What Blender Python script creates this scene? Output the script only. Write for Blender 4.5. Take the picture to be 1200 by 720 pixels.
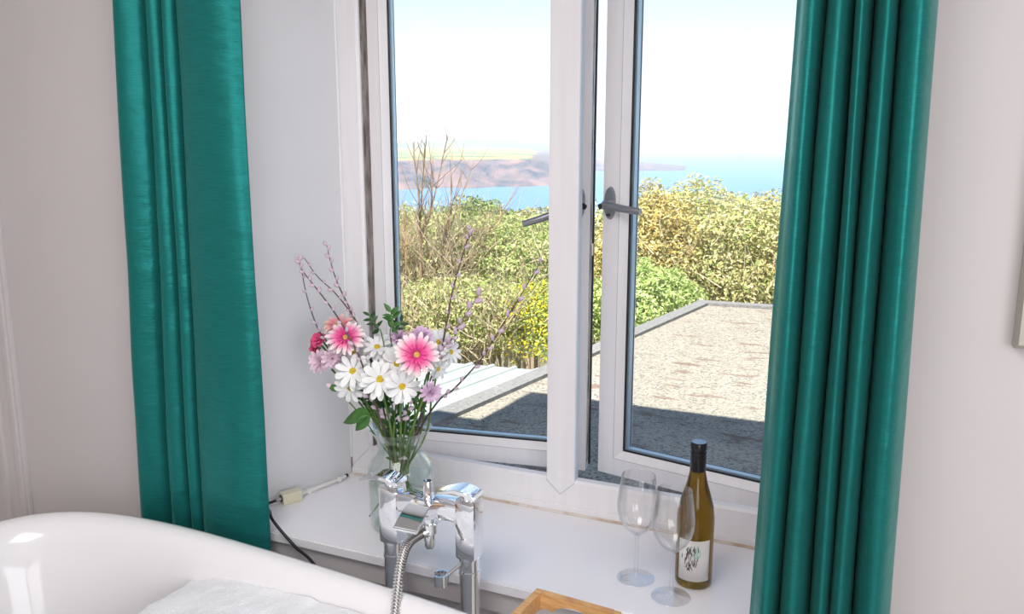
import bpy, bmesh, math, random
from mathutils import Vector, Matrix, noise

R = math.radians
PI = math.pi
for o in list(bpy.data.objects):
    bpy.data.objects.remove(o)
scene = bpy.context.scene
C = scene.collection

# ------------------------------------------------------------------ camera
FPX, HORIZON = 1000.0, 165.0
PITCH = math.atan((360 - HORIZON) / FPX)
YAW = R(24.0)
CAM = Vector((0, 0, 1.6))
FW = Vector((-math.sin(YAW) * math.cos(PITCH), math.cos(YAW) * math.cos(PITCH), -math.sin(PITCH)))
RT = Vector((math.cos(YAW), math.sin(YAW), 0))
UP = RT.cross(FW)
cam_data = bpy.data.cameras.new('camera')
cam_data.sensor_fit = 'HORIZONTAL'
cam_data.sensor_width = 36
cam_data.lens = 36 * FPX / 1200
cam_data.clip_start = 0.02
cam_data.clip_end = 200000
cam = bpy.data.objects.new('camera', cam_data)
C.objects.link(cam)
cam.location = CAM
cam.rotation_euler = Matrix((RT, UP, -FW)).transposed().to_euler()
scene.camera = cam

# ------------------------------------------------------------------ world, sun, room light
world = bpy.data.worlds.new('sky')
scene.world = world
world.use_nodes = True
nt = world.node_tree
nt.nodes.clear()
wo = nt.nodes.new('ShaderNodeOutputWorld')
wb = nt.nodes.new('ShaderNodeBackground')
tc = nt.nodes.new('ShaderNodeTexCoord')
sx = nt.nodes.new('ShaderNodeSeparateXYZ')
rp = nt.nodes.new('ShaderNodeValToRGB')
nt.links.new(tc.outputs['Generated'], sx.inputs[0])
nt.links.new(sx.outputs['Z'], rp.inputs[0])
nt.links.new(rp.outputs[0], wb.inputs[0])
nt.links.new(wb.outputs[0], wo.inputs[0])
el = rp.color_ramp.elements
el[0].position = 0.0; el[0].color = (1.30, 1.36, 1.40, 1)
el[1].position = 1.0; el[1].color = (0.15, 0.30, 0.60, 1)
for p_, c_ in ((0.08, (1.25, 1.32, 1.36, 1)), (0.16, (0.86, 1.10, 1.26, 1)), (0.40, (0.42, 0.64, 1.02, 1))):
    e = rp.color_ramp.elements.new(p_); e.color = c_
wb.inputs[1].default_value = 1.0

SUN_DIR = Vector((0.10, 1.0, -1.609)).normalized()      # the way the sunlight travels
sun = bpy.data.objects.new('sun', bpy.data.lights.new('sun', 'SUN'))
sun.data.energy = 14.0
sun.data.angle = R(0.6)
sun.data.color = (1.0, 0.95, 0.86)
sun.rotation_euler = SUN_DIR.to_track_quat('-Z', 'Y').to_euler()
C.objects.link(sun)

def area(name, loc, target, sxm, sym, power, col):
    l = bpy.data.lights.new(name, 'AREA')
    l.shape = 'RECTANGLE'; l.size = sxm; l.size_y = sym; l.energy = power; l.color = col
    o = bpy.data.objects.new(name, l)
    o.location = loc
    o.rotation_euler = (Vector(target) - Vector(loc)).to_track_quat('-Z', 'Y').to_euler()
    C.objects.link(o)
    return o
# fill lamps added out of view: right side, behind the camera, ceiling
area('fill_right', (1.60, -0.1, 1.45), (-1.6, 0.5, 1.2), 2.2, 1.5, 47, (0.93, 0.955, 1.0))
area('fill_back', (0.7, -1.66, 1.55), (-0.3, 1.5, 1.2), 1.6, 1.3, 24, (0.98, 0.965, 1.0))
area('fill_ceiling', (-0.7, 0.2, 2.46), (-0.7, 0.21, 0), 1.0, 1.0, 23, (1.0, 0.965, 0.96))

scene.view_settings.view_transform = 'Standard'
scene.view_settings.look = 'None'
scene.view_settings.gamma = 1
scene.view_settings.use_curve_mapping = False
scene.view_settings.exposure = 0.0
cy = scene.cycles
cy.use_denoising = True
cy.max_bounces = 14; cy.diffuse_bounces = 4; cy.glossy_bounces = 6
cy.transmission_bounces = 12; cy.transparent_max_bounces = 24; cy.volume_bounces = 1
cy.sample_clamp_indirect = 6

# ------------------------------------------------------------------ helpers
def P(px, py, Y):
    """point seen at photo position (px, py) lying on the plane y = Y (parallel to the window wall)"""
    d = FW + RT * (px - 600) / FPX + UP * (360 - py) / FPX
    return CAM + d * (Y / d.y)

def PZ(px, py, Z):
    d = FW + RT * (px - 600) / FPX + UP * (360 - py) / FPX
    return CAM + d * ((Z - CAM.z) / d.z)

MATS = {}
def mat(name, col=(0.8, 0.8, 0.8), rough=0.5, metal=0.0, spec=0.5, trans=0.0, ior=1.45, coat=0.0):
    m = bpy.data.materials.new(name)
    m.use_nodes = True
    b = m.node_tree.nodes['Principled BSDF']
    b.inputs['Base Color'].default_value = (*col, 1)
    b.inputs['Roughness'].default_value = rough
    b.inputs['Metallic'].default_value = metal
    b.inputs['Specular IOR Level'].default_value = spec
    b.inputs['Transmission Weight'].default_value = trans
    b.inputs['IOR'].default_value = ior
    b.inputs['Coat Weight'].default_value = coat
    MATS[name] = m
    return m

def nodes(m):
    t = m.node_tree
    return t, t.nodes, t.links, t.nodes['Principled BSDF']

def add_noise(m, c1, c2, scale, detail=3, stretch=None, lo=0.3, hi=0.7, bump=0.0, bump_scale=None, dist=0.01):
    """colour mottling between c1 and c2 plus optional bump from noise in object space"""
    t, N, L, b = nodes(m)
    tcn = N.new('ShaderNodeTexCoord')
    src = tcn.outputs['Object']
    if stretch:
        mp = N.new('ShaderNodeMapping')
        mp.inputs['Scale'].default_value = stretch
        L.new(src, mp.inputs[0]); src = mp.outputs[0]
    n = N.new('ShaderNodeTexNoise')
    n.inputs['Scale'].default_value = scale
    n.inputs['Detail'].default_value = detail
    L.new(src, n.inputs['Vector'])
    r = N.new('ShaderNodeValToRGB')
    r.color_ramp.elements[0].position = lo; r.color_ramp.elements[0].color = (*c1, 1)
    r.color_ramp.elements[1].position = hi; r.color_ramp.elements[1].color = (*c2, 1)
    L.new(n.outputs[0], r.inputs[0])
    L.new(r.outputs[0], b.inputs['Base Color'])
    if bump:
        n2 = n
        if bump_scale:
            n2 = N.new('ShaderNodeTexNoise')
            n2.inputs['Scale'].default_value = bump_scale
            n2.inputs['Detail'].default_value = 4
            L.new(src, n2.inputs['Vector'])
        bp = N.new('ShaderNodeBump')
        bp.inputs['Strength'].default_value = bump
        bp.inputs['Distance'].default_value = dist
        L.new(n2.outputs[0], bp.inputs['Height'])
        L.new(bp.outputs[0], b.inputs['Normal'])
    return r

def island(m, cols, rough=0.6):
    """colour by island: every leaf / petal of a joined mesh gets a shade of its own"""
    t, N, L, b = nodes(m)
    g = N.new('ShaderNodeNewGeometry')
    r = N.new('ShaderNodeValToRGB')
    r.color_ramp.interpolation = 'LINEAR'
    while len(r.color_ramp.elements) < len(cols):
        r.color_ramp.elements.new(0.5)
    for i, c in enumerate(cols):
        r.color_ramp.elements[i].position = i / (len(cols) - 1)
        r.color_ramp.elements[i].color = (*c, 1)
    L.new(g.outputs['Random Per Island'], r.inputs[0])
    L.new(r.outputs[0], b.inputs['Base Color'])
    b.inputs['Roughness'].default_value = rough
    tl = N.new('ShaderNodeBsdfTranslucent'); ms = N.new('ShaderNodeMixShader'); ms.inputs[0].default_value = 0.28
    L.new(r.outputs[0], tl.inputs[0]); L.new(b.outputs[0], ms.inputs[1]); L.new(tl.outputs[0], ms.inputs[2])
    L.new(ms.outputs[0], N['Material Output'].inputs[0])

def obj(name, bm, m, parent=None, smooth=False, loc=None):
    me = bpy.data.meshes.new(name)
    bmesh.ops.recalc_face_normals(bm, faces=bm.faces)
    bm.to_mesh(me); bm.free()
    return mobj(name, me, m, parent, smooth, loc)

def mobj(name, me, m, parent=None, smooth=False, loc=None):
    if m is not None and not me.materials:
        me.materials.append(m)
    if smooth:
        for p in me.polygons: p.use_smooth = True
        me.set_sharp_from_angle(angle=R(38))
    o = bpy.data.objects.new(name, me)
    C.objects.link(o)
    if parent is not None: o.parent = parent
    if loc is not None: o.location = loc
    return o

def tag(o, label=None, cat=None, group=None, kind=None):
    if label: o['label'] = label
    if cat: o['category'] = cat
    if group: o['group'] = group
    if kind: o['kind'] = kind
    return o

def empty(name, loc=(0, 0, 0), rz=0):
    o = bpy.data.objects.new(name, None)
    o.empty_display_size = 0.05
    C.objects.link(o)
    o.location = loc; o.rotation_euler = (0, 0, rz)
    return o

def NB(): return bmesh.new()

def box(bm, lo, hi, bev=0.0, M=None):
    r = bmesh.ops.create_cube(bm, size=1)
    vs = r['verts']
    for v in vs:
        v.co = Vector([lo[i] + (v.co[i] + 0.5) * (hi[i] - lo[i]) for i in range(3)])
    if bev:
        es = list({e for v in vs for e in v.link_edges})
        rr = bmesh.ops.bevel(bm, geom=es, offset=bev, segments=2, affect='EDGES', profile=0.6)
        vs = list({v for f in rr['faces'] for v in f.verts} | {v for v in vs if v.is_valid})
    if M is not None:
        bmesh.ops.transform(bm, matrix=M, verts=[v for v in vs if v.is_valid])
    return vs

def prism(bm, poly, z0, z1):
    a = [bm.verts.new((x, y, z0)) for x, y in poly]
    b = [bm.verts.new((x, y, z1)) for x, y in poly]
    n = len(poly)
    bm.faces.new(a[::-1]); bm.faces.new(b)
    for i in range(n):
        bm.faces.new((a[i], a[(i + 1) % n], b[(i + 1) % n], b[i]))

def frames(pts):
    """parallel transport frames along a polyline"""
    pts = [Vector(p) for p in pts]
    ts = []
    for i in range(len(pts)):
        a = pts[max(0, i - 1)]; b = pts[min(len(pts) - 1, i + 1)]
        ts.append((b - a).normalized())
    u = ts[0].orthogonal().normalized()
    out = []
    for i, t in enumerate(ts):
        u = (u - t * u.dot(t))
        u = u.normalized() if u.length > 1e-6 else t.orthogonal().normalized()
        out.append((pts[i], t, u, t.cross(u)))
    return out

def tube(bm, pts, rad, seg=8, caps=True):
    fr = frames(pts)
    n = len(fr)
    if not isinstance(rad, (list, tuple)): rad = [rad] * n
    rings = []
    for (p, t, u, v), r in zip(fr, rad):
        rings.append([bm.verts.new(p + (u * math.cos(2 * PI * k / seg) + v * math.sin(2 * PI * k / seg)) * r) for k in range(seg)])
    for a, b in zip(rings, rings[1:]):
        for k in range(seg):
            bm.faces.new((a[k], a[(k + 1) % seg], b[(k + 1) % seg], b[k]))
    if caps:
        bm.faces.new(rings[0][::-1]); bm.faces.new(rings[-1])

def lathe(bm, prof, seg=40, c=(0, 0, 0), close=False):
    """prof: list of (r, z); revolved about the z axis through c"""
    c = Vector(c)
    rings = []
    for r, z in prof:
        if r < 1e-6:
            rings.append([bm.verts.new(c + Vector((0, 0, z)))])
        else:
            rings.append([bm.verts.new(c + Vector((r * math.cos(2 * PI * k / seg), r * math.sin(2 * PI * k / seg), z))) for k in range(seg)])
    pairs = list(zip(rings, rings[1:]))
    if close: pairs.append((rings[-1], rings[0]))
    for a, b in pairs:
        if len(a) == 1 and len(b) == 1: continue
        for k in range(seg):
            k2 = (k + 1) % seg
            if len(a) == 1: bm.faces.new((a[0], b[k2], b[k]))
            elif len(b) == 1: bm.faces.new((a[k], a[k2], b[0]))
            else: bm.faces.new((a[k], a[k2], b[k2], b[k]))

def ring_frame(bm, x0, x1, z0, z1, prof):
    """sweep a closed profile [(inset, y), ...] round a rectangle in the xz plane with mitred corners"""
    cor = []
    for d, y in prof:
        cor.append([bm.verts.new((x0 + d, y, z0 + d)), bm.verts.new((x1 - d, y, z0 + d)),
                    bm.verts.new((x1 - d, y, z1 - d)), bm.verts.new((x0 + d, y, z1 - d))])
    n = len(prof)
    for i in range(n):
        a, b = cor[i], cor[(i + 1) % n]
        for k in range(4):
            bm.faces.new((a[k], a[(k + 1) % 4], b[(k + 1) % 4], b[k]))

def spline(pts, n=8):
    """Catmull-Rom through pts"""
    pts = [Vector(p) for p in pts]
    if len(pts) < 3: 
        return [pts[0].lerp(pts[-1], i / n) for i in range(n + 1)]
    out = []
    ext = [pts[0] * 2 - pts[1]] + pts + [pts[-1] * 2 - pts[-2]]
    for i in range(1, len(ext) - 2):
        a, b, c, d = ext[i - 1:i + 3]
        for k in range(n):
            t = k / n
            out.append(0.5 * ((2 * b) + (c - a) * t + (2 * a - 5 * b + 4 * c - d) * t * t + (3 * b - a - 3 * c + d) * t ** 3))
    out.append(pts[-1])
    return out

def dup(o, parent=None):
    c = o.copy(); C.objects.link(c); c.parent = parent
    return c

def align(n, up=Vector((0, 0, 1))):
    """rotation whose local z is n"""
    return Vector(n).to_track_quat('Z', 'Y').to_matrix().to_4x4()

# ------------------------------------------------------------------ materials
m_wall = mat('wall_paint', (0.70, 0.66, 0.655), 0.75, spec=0.25)
add_noise(m_wall, (0.60, 0.565, 0.56), (0.64, 0.605, 0.60), 1.3, bump=0.12, bump_scale=60, dist=0.002)
m_reveal = mat('reveal_window_tint', (0.72, 0.72, 0.74), 0.7, spec=0.25)
add_noise(m_reveal, (0.70, 0.70, 0.72), (0.74, 0.74, 0.76), 3, bump=0.15, bump_scale=45, dist=0.002)  # bluish light from the window put into the colour
m_floor = mat('floor_vinyl', (0.42, 0.38, 0.34), 0.4)
add_noise(m_floor, (0.50, 0.46, 0.42), (0.60, 0.56, 0.51), 5, stretch=(1, 8, 1))
m_ceiling = mat('ceiling_paint', (0.80, 0.79, 0.78), 0.8)
m_render = mat('outside_render', (0.70, 0.68, 0.64), 0.9)
m_sill = mat('sill_gloss', (0.80, 0.78, 0.80), 0.28, spec=0.4)
add_noise(m_sill, (0.85, 0.835, 0.86), (0.88, 0.865, 0.89), 4, bump=0.02, bump_scale=14, dist=0.002)
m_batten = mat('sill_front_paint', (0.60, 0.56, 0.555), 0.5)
m_upvc = mat('white_upvc', (0.80, 0.78, 0.79), 0.33, spec=0.45)
add_noise(m_upvc, (0.83, 0.81, 0.825), (0.87, 0.855, 0.87), 6, stretch=(8, 8, 0.6))
m_caulk = mat('stained_caulk', (0.60, 0.50, 0.40), 0.7)
add_noise(m_caulk, (0.50, 0.38, 0.27), (0.72, 0.66, 0.60), 28, lo=0.35, hi=0.6)
m_joint = mat('weld_line_grey', (0.52, 0.51, 0.52), 0.6)
m_mould = mat('mould_specks', (0.06, 0.04, 0.035), 0.9)
m_seal = mat('weathered_seal', (0.20, 0.17, 0.15), 0.8)
add_noise(m_seal, (0.10, 0.08, 0.07), (0.36, 0.32, 0.30), 30, detail=6, stretch=(3, 3, 0.7))
m_edge = mat('grubby_lock_strip', (0.45, 0.43, 0.42), 0.45, metal=0.3)
add_noise(m_edge, (0.08, 0.07, 0.06), (0.42, 0.40, 0.38), 26, detail=6, stretch=(3, 3, 0.5), lo=0.38, hi=0.55)
m_rubber = mat('black_rubber', (0.015, 0.015, 0.018), 0.55)
m_spacer = mat('pale_blue_spacer', (0.42, 0.55, 0.66), 0.35, metal=0.4)
m_handle = mat('silver_grey_handle', (0.34, 0.35, 0.37), 0.32, metal=0.85)
m_chrome = mat('chrome', (0.86, 0.87, 0.89), 0.04, metal=1.0)
m_hose = mat('hose_steel', (0.62, 0.61, 0.60), 0.22, metal=1.0)
m_bath = mat('bath_enamel', (0.88, 0.865, 0.875), 0.12, spec=0.5, coat=0.3)
m_foam = mat('foam', (0.93, 0.94, 0.97), 0.7)
m_cream = mat('cream_plastic', (0.72, 0.68, 0.50), 0.4)
m_white_pl = mat('white_plastic', (0.80, 0.78, 0.74), 0.4)
m_cable = mat('black_cable', (0.012, 0.012, 0.013), 0.4)
m_steel = mat('steel', (0.55, 0.53, 0.5), 0.3, metal=1.0)
m_lining = mat('curtain_lining', (0.75, 0.66, 0.56), 0.8)
m_picture = mat('picture_frame_silver', (0.42, 0.39, 0.35), 0.4, metal=0.35)
m_print = mat('picture_print', (0.6, 0.58, 0.52), 0.5)
add_noise(m_print, (0.45, 0.5, 0.5), (0.72, 0.68, 0.6), 6)
m_mount = mat('picture_mount', (0.8, 0.78, 0.73), 0.7)

# bamboo with grain along the long side
m_bamboo = mat('bamboo', (0.66, 0.36, 0.14), 0.38)
add_noise(m_bamboo, (0.52, 0.25, 0.085), (0.76, 0.45, 0.19), 9, detail=5, stretch=(3, 3, 26), lo=0.3, hi=0.7)
m_bamboo_x = mat('bamboo_crosswise', (0.66, 0.36, 0.14), 0.38)
add_noise(m_bamboo_x, (0.52, 0.25, 0.085), (0.76, 0.45, 0.19), 9, detail=5, stretch=(2, 22, 26), lo=0.3, hi=0.7)

# teal slub silk
m_silk = mat('teal_silk', (0.0, 0.20, 0.175), 0.34, spec=0.55)
t, N, L, b = nodes(m_silk)
tcn = N.new('ShaderNodeTexCoord')
mp1 = N.new('ShaderNodeMapping'); mp1.inputs['Scale'].default_value = (16, 16, 330)
mp2 = N.new('ShaderNodeMapping'); mp2.inputs['Scale'].default_value = (1.5, 1.5, 3.0)
n1 = N.new('ShaderNodeTexNoise'); n1.inputs['Scale'].default_value = 2.2; n1.inputs['Detail'].default_value = 3
n2 = N.new('ShaderNodeTexNoise'); n2.inputs['Scale'].default_value = 5.0; n2.inputs['Detail'].default_value = 5
L.new(tcn.outputs['Object'], mp1.inputs[0]); L.new(tcn.outputs['Object'], mp2.inputs[0])
L.new(mp1.outputs[0], n1.inputs['Vector']); L.new(mp2.outputs[0], n2.inputs['Vector'])
cr = N.new('ShaderNodeValToRGB')
cr.color_ramp.elements[0].position = 0.30; cr.color_ramp.elements[0].color = (0.011, 0.126, 0.118, 1)
cr.color_ramp.elements[1].position = 0.75; cr.color_ramp.elements[1].color = (0.015, 0.178, 0.163, 1)
L.new(n1.outputs[0], cr.inputs[0]); L.new(cr.outputs[0], b.inputs['Base Color'])
bp = N.new('ShaderNodeBump'); bp.inputs['Strength'].default_value = 0.16; bp.inputs['Distance'].default_value = 0.0012
bp2 = N.new('ShaderNodeBump'); bp2.inputs['Strength'].default_value = 0.22; bp2.inputs['Distance'].default_value = 0.03
L.new(n1.outputs[0], bp.inputs['Height']); L.new(n2.outputs[0], bp2.inputs['Height'])
L.new(bp2.outputs[0], bp.inputs['Normal']); L.new(bp.outputs[0], b.inputs['Normal'])
b.inputs['Metallic'].default_value = 0.30
b.inputs['Specular Tint'].default_value = (0.15, 0.95, 0.85, 1)
b.inputs['Sheen Weight'].default_value = 0.10
b.inputs['Sheen Tint'].default_value = (0.3, 0.9, 0.8, 1)

def clear_glass(name, tint, ior=1.45, refl=1.0, power=4.2, edge=None):
    """thin clear pane: transparent with a fresnel mirror on top"""
    m = bpy.data.materials.new(name); m.use_nodes = True
    t = m.node_tree; t.nodes.clear()
    o = t.nodes.new('ShaderNodeOutputMaterial'); mx = t.nodes.new('ShaderNodeMixShader')
    tr = t.nodes.new('ShaderNodeBsdfTransparent'); gl = t.nodes.new('ShaderNodeBsdfGlossy'); fr = t.nodes.new('ShaderNodeLayerWeight')
    tr.inputs[0].default_value = (*tint, 1); gl.inputs['Roughness'].default_value = 0.01
    gl.inputs[0].default_value = (refl, refl, refl, 1)
    pw = t.nodes.new('ShaderNodeMath'); pw.operation = 'POWER'; pw.inputs[1].default_value = power
    sc1 = t.nodes.new('ShaderNodeMath'); sc1.operation = 'MULTIPLY_ADD'; sc1.inputs[1].default_value = 0.92; sc1.inputs[2].default_value = ((ior - 1) / (ior + 1)) ** 2
    fr.inputs[0].default_value = 0.5
    t.links.new(fr.outputs['Facing'], pw.inputs[0]); t.links.new(pw.outputs[0], sc1.inputs[0])
    t.links.new(sc1.outputs[0], mx.inputs[0]); t.links.new(tr.outputs[0], mx.inputs[1]); t.links.new(gl.outputs[0], mx.inputs[2])
    if edge:          # longer way through the wall at grazing angles
        cm = t.nodes.new('ShaderNodeMixRGB'); cm.inputs[1].default_value = (*tint, 1); cm.inputs[2].default_value = (*edge, 1)
        t.links.new(pw.outputs[0], cm.inputs[0]); t.links.new(cm.outputs[0], tr.inputs[0])
    t.links.new(mx.outputs[0], o.inputs[0])
    return m
m_pane = clear_glass('window_glass', (0.985, 0.992, 0.99), 1.4, 0.8)
m_vase = clear_glass('vase_glass', (0.965, 0.985, 0.975), 1.45, 1.0, 3.0, (0.72, 0.78, 0.77))
m_water = clear_glass('vase_water', (0.93, 0.965, 0.93), 1.33, 0.9, 5.0)
m_wine_glass = clear_glass('crystal', (0.985, 0.985, 0.985), 1.5, 1.0, 2.8, (0.64, 0.66, 0.68))
m_bottle = mat('amber_green_glass', (0.26, 0.15, 0.012), 0.06, spec=0.6)
t, N, L, b = nodes(m_bottle)
b.inputs['Transmission Weight'].default_value = 0.75
m_cap = mat('black_screw_cap', (0.008, 0.009, 0.012), 0.25, spec=0.6)
m_cap_top = mat('blue_cap_top', (0.20, 0.32, 0.50), 0.35)
m_label = mat('label_paper', (0.80, 0.79, 0.76), 0.6)
m_ink = mat('label_ink', (0.07, 0.07, 0.075), 0.7)
m_ink2 = mat('label_ink_brown', (0.22, 0.16, 0.15), 0.7)
m_mint = mat('label_mint', (0.52, 0.72, 0.63), 0.7)

# ------------------------------------------------------------------ room shell
WY, FY = 1.50, 1.85          # inside face of the wall, inside face of the window frame
SZ = 0.70                    # sill top
XL, XR = -1.31, -0.07        # window opening
ZT = 2.12
def struct(name, bm, m, parent=None, smooth=False):
    o = obj(name, bm, m, parent, smooth)
    if parent is None: o['kind'] = 'structure'
    return o

bm = NB(); box(bm, (-2.75, -1.85, -0.12), (1.75, 1.56, 0)); struct('floor', bm, m_floor)
bm = NB(); prism(bm, [(-2.75, -1.85), (1.75, -1.85), (1.75, 2.0), (-1.55, 2.0), (-1.55, 1.56), (-2.75, 1.56)], 2.5, 2.72); struct('ceiling', bm, m_ceiling)
bm = NB(); prism(bm, [(-2.75, WY), (-1.43, WY), (XL, FY), (XL, 1.95), (-1.55, 1.95), (-1.55, 1.56), (-2.75, 1.56)], 0, 2.5)
prism(bm, [(0.02, WY), (1.75, WY), (1.75, 1.95), (XR, 1.95), (XR, FY)], 0, 2.5)
prism(bm, [(-1.43, WY), (0.02, WY), (XR, FY), (XR, 1.95), (XL, 1.95), (XL, FY)], ZT, 2.5)
prism(bm, [(-1.43, 1.52), (0.02, 1.52), (XR, FY), (XR, 1.95), (XL, 1.95), (XL, FY)], 0, 0.66)
struct('wall_window', bm, m_wall)
# plastered lining of the left and right reveals (bluish window light in its colour)
for s, nm in ((-1, 'trim_1'), (1, 'trim_2')):
    bm = NB()
    if s < 0: prism(bm, [(-1.428, 1.502), (-1.422, 1.502), (XL + .006, FY), (XL, FY)], SZ, ZT)
    else: prism(bm, [(0.018, 1.502), (0.012, 1.502), (XR - .006, FY), (XR, FY)], SZ, ZT)
    struct(nm, bm, m_reveal)
bm = NB(); box(bm, (-2.75, -1.85, 0), (-2.65, 1.56, 2.5)); struct('wall_left', bm, m_wall)
bm = NB(); box(bm, (1.65, -1.85, 0), (1.75, 1.56, 2.5)); struct('wall_right', bm, m_wall)
bm = NB(); box(bm, (-2.75, -1.85, 0), (1.75, -1.75, 2.5)); struct('wall_back', bm, m_wall)
# moulded upright casing on the window wall, left of the curtain, and the board beyond it
bm = NB()
for x0, x1, d in ((-2.235, -2.135, 0.012), (-2.228, -2.205, 0.02), (-2.165, -2.145, 0.018)):
    box(bm, (x0, WY - d, 0), (x1, WY + .001, 2.3), 0.003)
struct('trim_3', bm, m_wall)
bm = NB(); box(bm, (-2.64, WY - 0.006, 0.0), (-2.235, WY, 2.3)); struct('trim_4', bm, m_wall)
# sill board with its front batten
sb = empty('sill'); sb['kind'] = 'structure'; sb.name = 'trim_5'
bm = NB(); prism(bm, [(-1.50, 1.472), (0.12, 1.472), (0.12, 1.499), (0.02, 1.499), (XR, 1.849), (XL, 1.849), (-1.43, 1.499), (-1.50, 1.499)], SZ - 0.022, SZ)
bmesh.ops.bevel(bm, geom=[e for e in bm.edges if all(abs(v.co.z - SZ) < 1e-4 and v.co.y < 1.48 for v in e.verts)], offset=0.003, segments=2, affect='EDGES')
obj('sill_board', bm, m_sill, sb)
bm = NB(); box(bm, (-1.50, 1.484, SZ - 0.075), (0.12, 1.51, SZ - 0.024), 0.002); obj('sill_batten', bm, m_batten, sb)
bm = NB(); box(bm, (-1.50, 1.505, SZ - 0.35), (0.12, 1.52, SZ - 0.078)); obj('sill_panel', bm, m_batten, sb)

# ------------------------------------------------------------------ window
win = empty('window_1'); win['kind'] = 'structure'
ZF0, ZF1 = SZ + 0.018, ZT
bm = NB()
prof = [(0, FY), (0.062, FY), (0.068, FY + 0.006), (0.068, FY + 0.026), (0.040, FY + 0.030), (0.040, FY + 0.072), (0, FY + 0.072)]
ring_frame(bm, XL, XR, ZF0, ZF1, prof)
obj('outer_frame', bm, m_upvc, win)
bm = NB()       # mullion, T section
mx0, mx1 = -0.731, -0.658
box(bm, (mx0, FY - 0.0005, ZF0 + 0.060), (mx1, FY + 0.026, ZF1 - 0.06), 0.004)
box(bm, (mx0 + .02, FY + 0.026, ZF0 + 0.045), (mx1 - .022, FY + 0.070, ZF1 - 0.045))
obj('mullion', bm, m_upvc, win)
bm = NB(); box(bm, (XL, FY - 0.004, SZ), (XR, FY + 0.03, ZF0 + 0.002), 0.002); obj('frame_packer', bm, m_upvc, win)
bm = NB(); tube(bm, spline([(XL + .004, FY - .006, SZ + .001), (-1.0, FY - .0055, SZ + .001), (-.6, FY - .006, SZ + .001), (XR, FY - .006, SZ + .001)], 6), 0.0045, 6); obj('caulk_bead', bm, m_caulk, win)
bm = NB(); tube(bm, [(XL + .006, FY - .003, SZ), (XL + .0065, FY - .003, SZ + .05)], 0.0016, 6); obj('mould_line', bm, m_seal, win)
bm = NB(); tube(bm, [(XL + .006, FY - .003, SZ + .05), (XL + .006, FY - .003, ZT)], 0.003, 6); obj('caulk_bead', bm, m_upvc, win)
bm = NB()       # heat-welded mitre lines at the foot of the mullion and in the corner
mz = ZF0 + 0.062
for a, c in (((mx0, mz), ((mx0 + mx1) / 2, mz - 0.034)), ((mx1, mz), ((mx0 + mx1) / 2, mz - 0.034)), ((XL + .001, ZF0 + .001), (XL + .062, ZF0 + .062))):
    tube(bm, [(a[0], FY - .0004, a[1]), (c[0], FY - .0004, c[1])], 0.0008, 4)
obj('weld_line', bm, m_joint, win)
# weathered strips in the hinge-side rebates
bm = NB(); box(bm, (XL + 0.062, FY + 0.012, ZF0 + 0.066), (XL + 0.072, FY + 0.05, ZF1 - 0.066), 0.001); obj('seal_strip', bm, m_seal, win)
bm = NB(); box(bm, (XR - 0.084, FY + 0.012, ZF0 + 0.066), (XR - 0.064, FY + 0.05, ZF1 - 0.066), 0.001); obj('seal_strip', bm, m_seal, win)

def sash(w, hinge, ang, side):
    """casement opening outwards; local x runs from the hinge (side=+1: hinge on the left)"""
    z0, z1 = SZ + 0.062, ZT - 0.05
    x0, x1 = (0, w) if side > 0 else (-w, 0)
    bm = NB()
    ring_frame(bm, x0, x1, z0, z1, [(0, 0), (0.044, 0), (0.049, 0.003), (0.063, 0.014), (0.063, 0.062), (0.012, 0.062), (0.012, 0.045), (0, 0.045)])
    s = obj('sash', bm, m_upvc, win, loc=(hinge[0], hinge[1], 0))
    s.rotation_euler = (0, 0, ang)
    g = 0.063
    bm = NB(); ring_frame(bm, x0 + g - .001, x1 - g + .001, z0 + g - .001, z1 - g + .001, [(0, 0.0145), (0.004, 0.0155), (0.004, 0.021), (0, 0.021)]); obj('gasket', bm, m_rubber, s)
    bm = NB(); ring_frame(bm, x0 + g, x1 - g, z0 + g, z1 - g, [(0, 0.025), (0.0065, 0.025), (0.0065, 0.041), (0, 0.041)]); obj('spacer_bar', bm, m_spacer, s)
    bm = NB(); ring_frame(bm, x0 + g, x1 - g, z0 + g, z1 - g, [(0, 0.0455), (0.004, 0.0455), (0.004, 0.052), (0, 0.052)]); obj('gasket', bm, m_rubber, s)
    for y in (0.0215, 0.0415):
        bm = NB(); box(bm, (x0 + g - .004, y, z0 + g - .004), (x1 - g + .004, y + 0.0035, z1 - g + .004)); obj('pane', bm, m_pane, s)
    # bead joint lines where the glazing bead meets the frame
    bm = NB(); ring_frame(bm, x0 + .0435, x1 - .0435, z0 + .0435, z1 - .0435, [(0, -0.0003), (0.0012, -0.0003), (0.0012, 0.001), (0, 0.001)]); obj('bead_line', bm, m_joint, s)
    # lock edge strip and weather seal on the free edge
    xe = x1 if side > 0 else x0
    d = 1 if side > 0 else -1
    bm = NB(); box(bm, (min(xe, xe + d * .002), 0.016, z0 + .02), (max(xe, xe + d * .002), 0.034, z1 - .02)); obj('lock_strip', bm, m_edge, s)
    bm = NB(); box(bm, (min(xe - d * .012, xe + d * .004), 0.0455, z0 + .002), (max(xe - d * .012, xe + d * .004), 0.056, z1 - .002)); obj('weather_seal', bm, m_rubber, s)
    bm = NB(); box(bm, (min(xe, xe + d * .006), 0.018, SZ + .62), (max(xe, xe + d * .006), 0.030, SZ + .65), .001); obj('lock_cam', bm, m_steel, s)
    return s, x0, x1
sashL, l0, l1 = sash(0.585, (-1.252, 1.885), R(9.5), 1)
sashR, r0, r1 = sash(0.541, (-0.115, 1.885), R(-11.6), -1)
m_mullion_side = mat('pale_blue_side', (0.62, 0.68, 0.75), 0.4)
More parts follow.
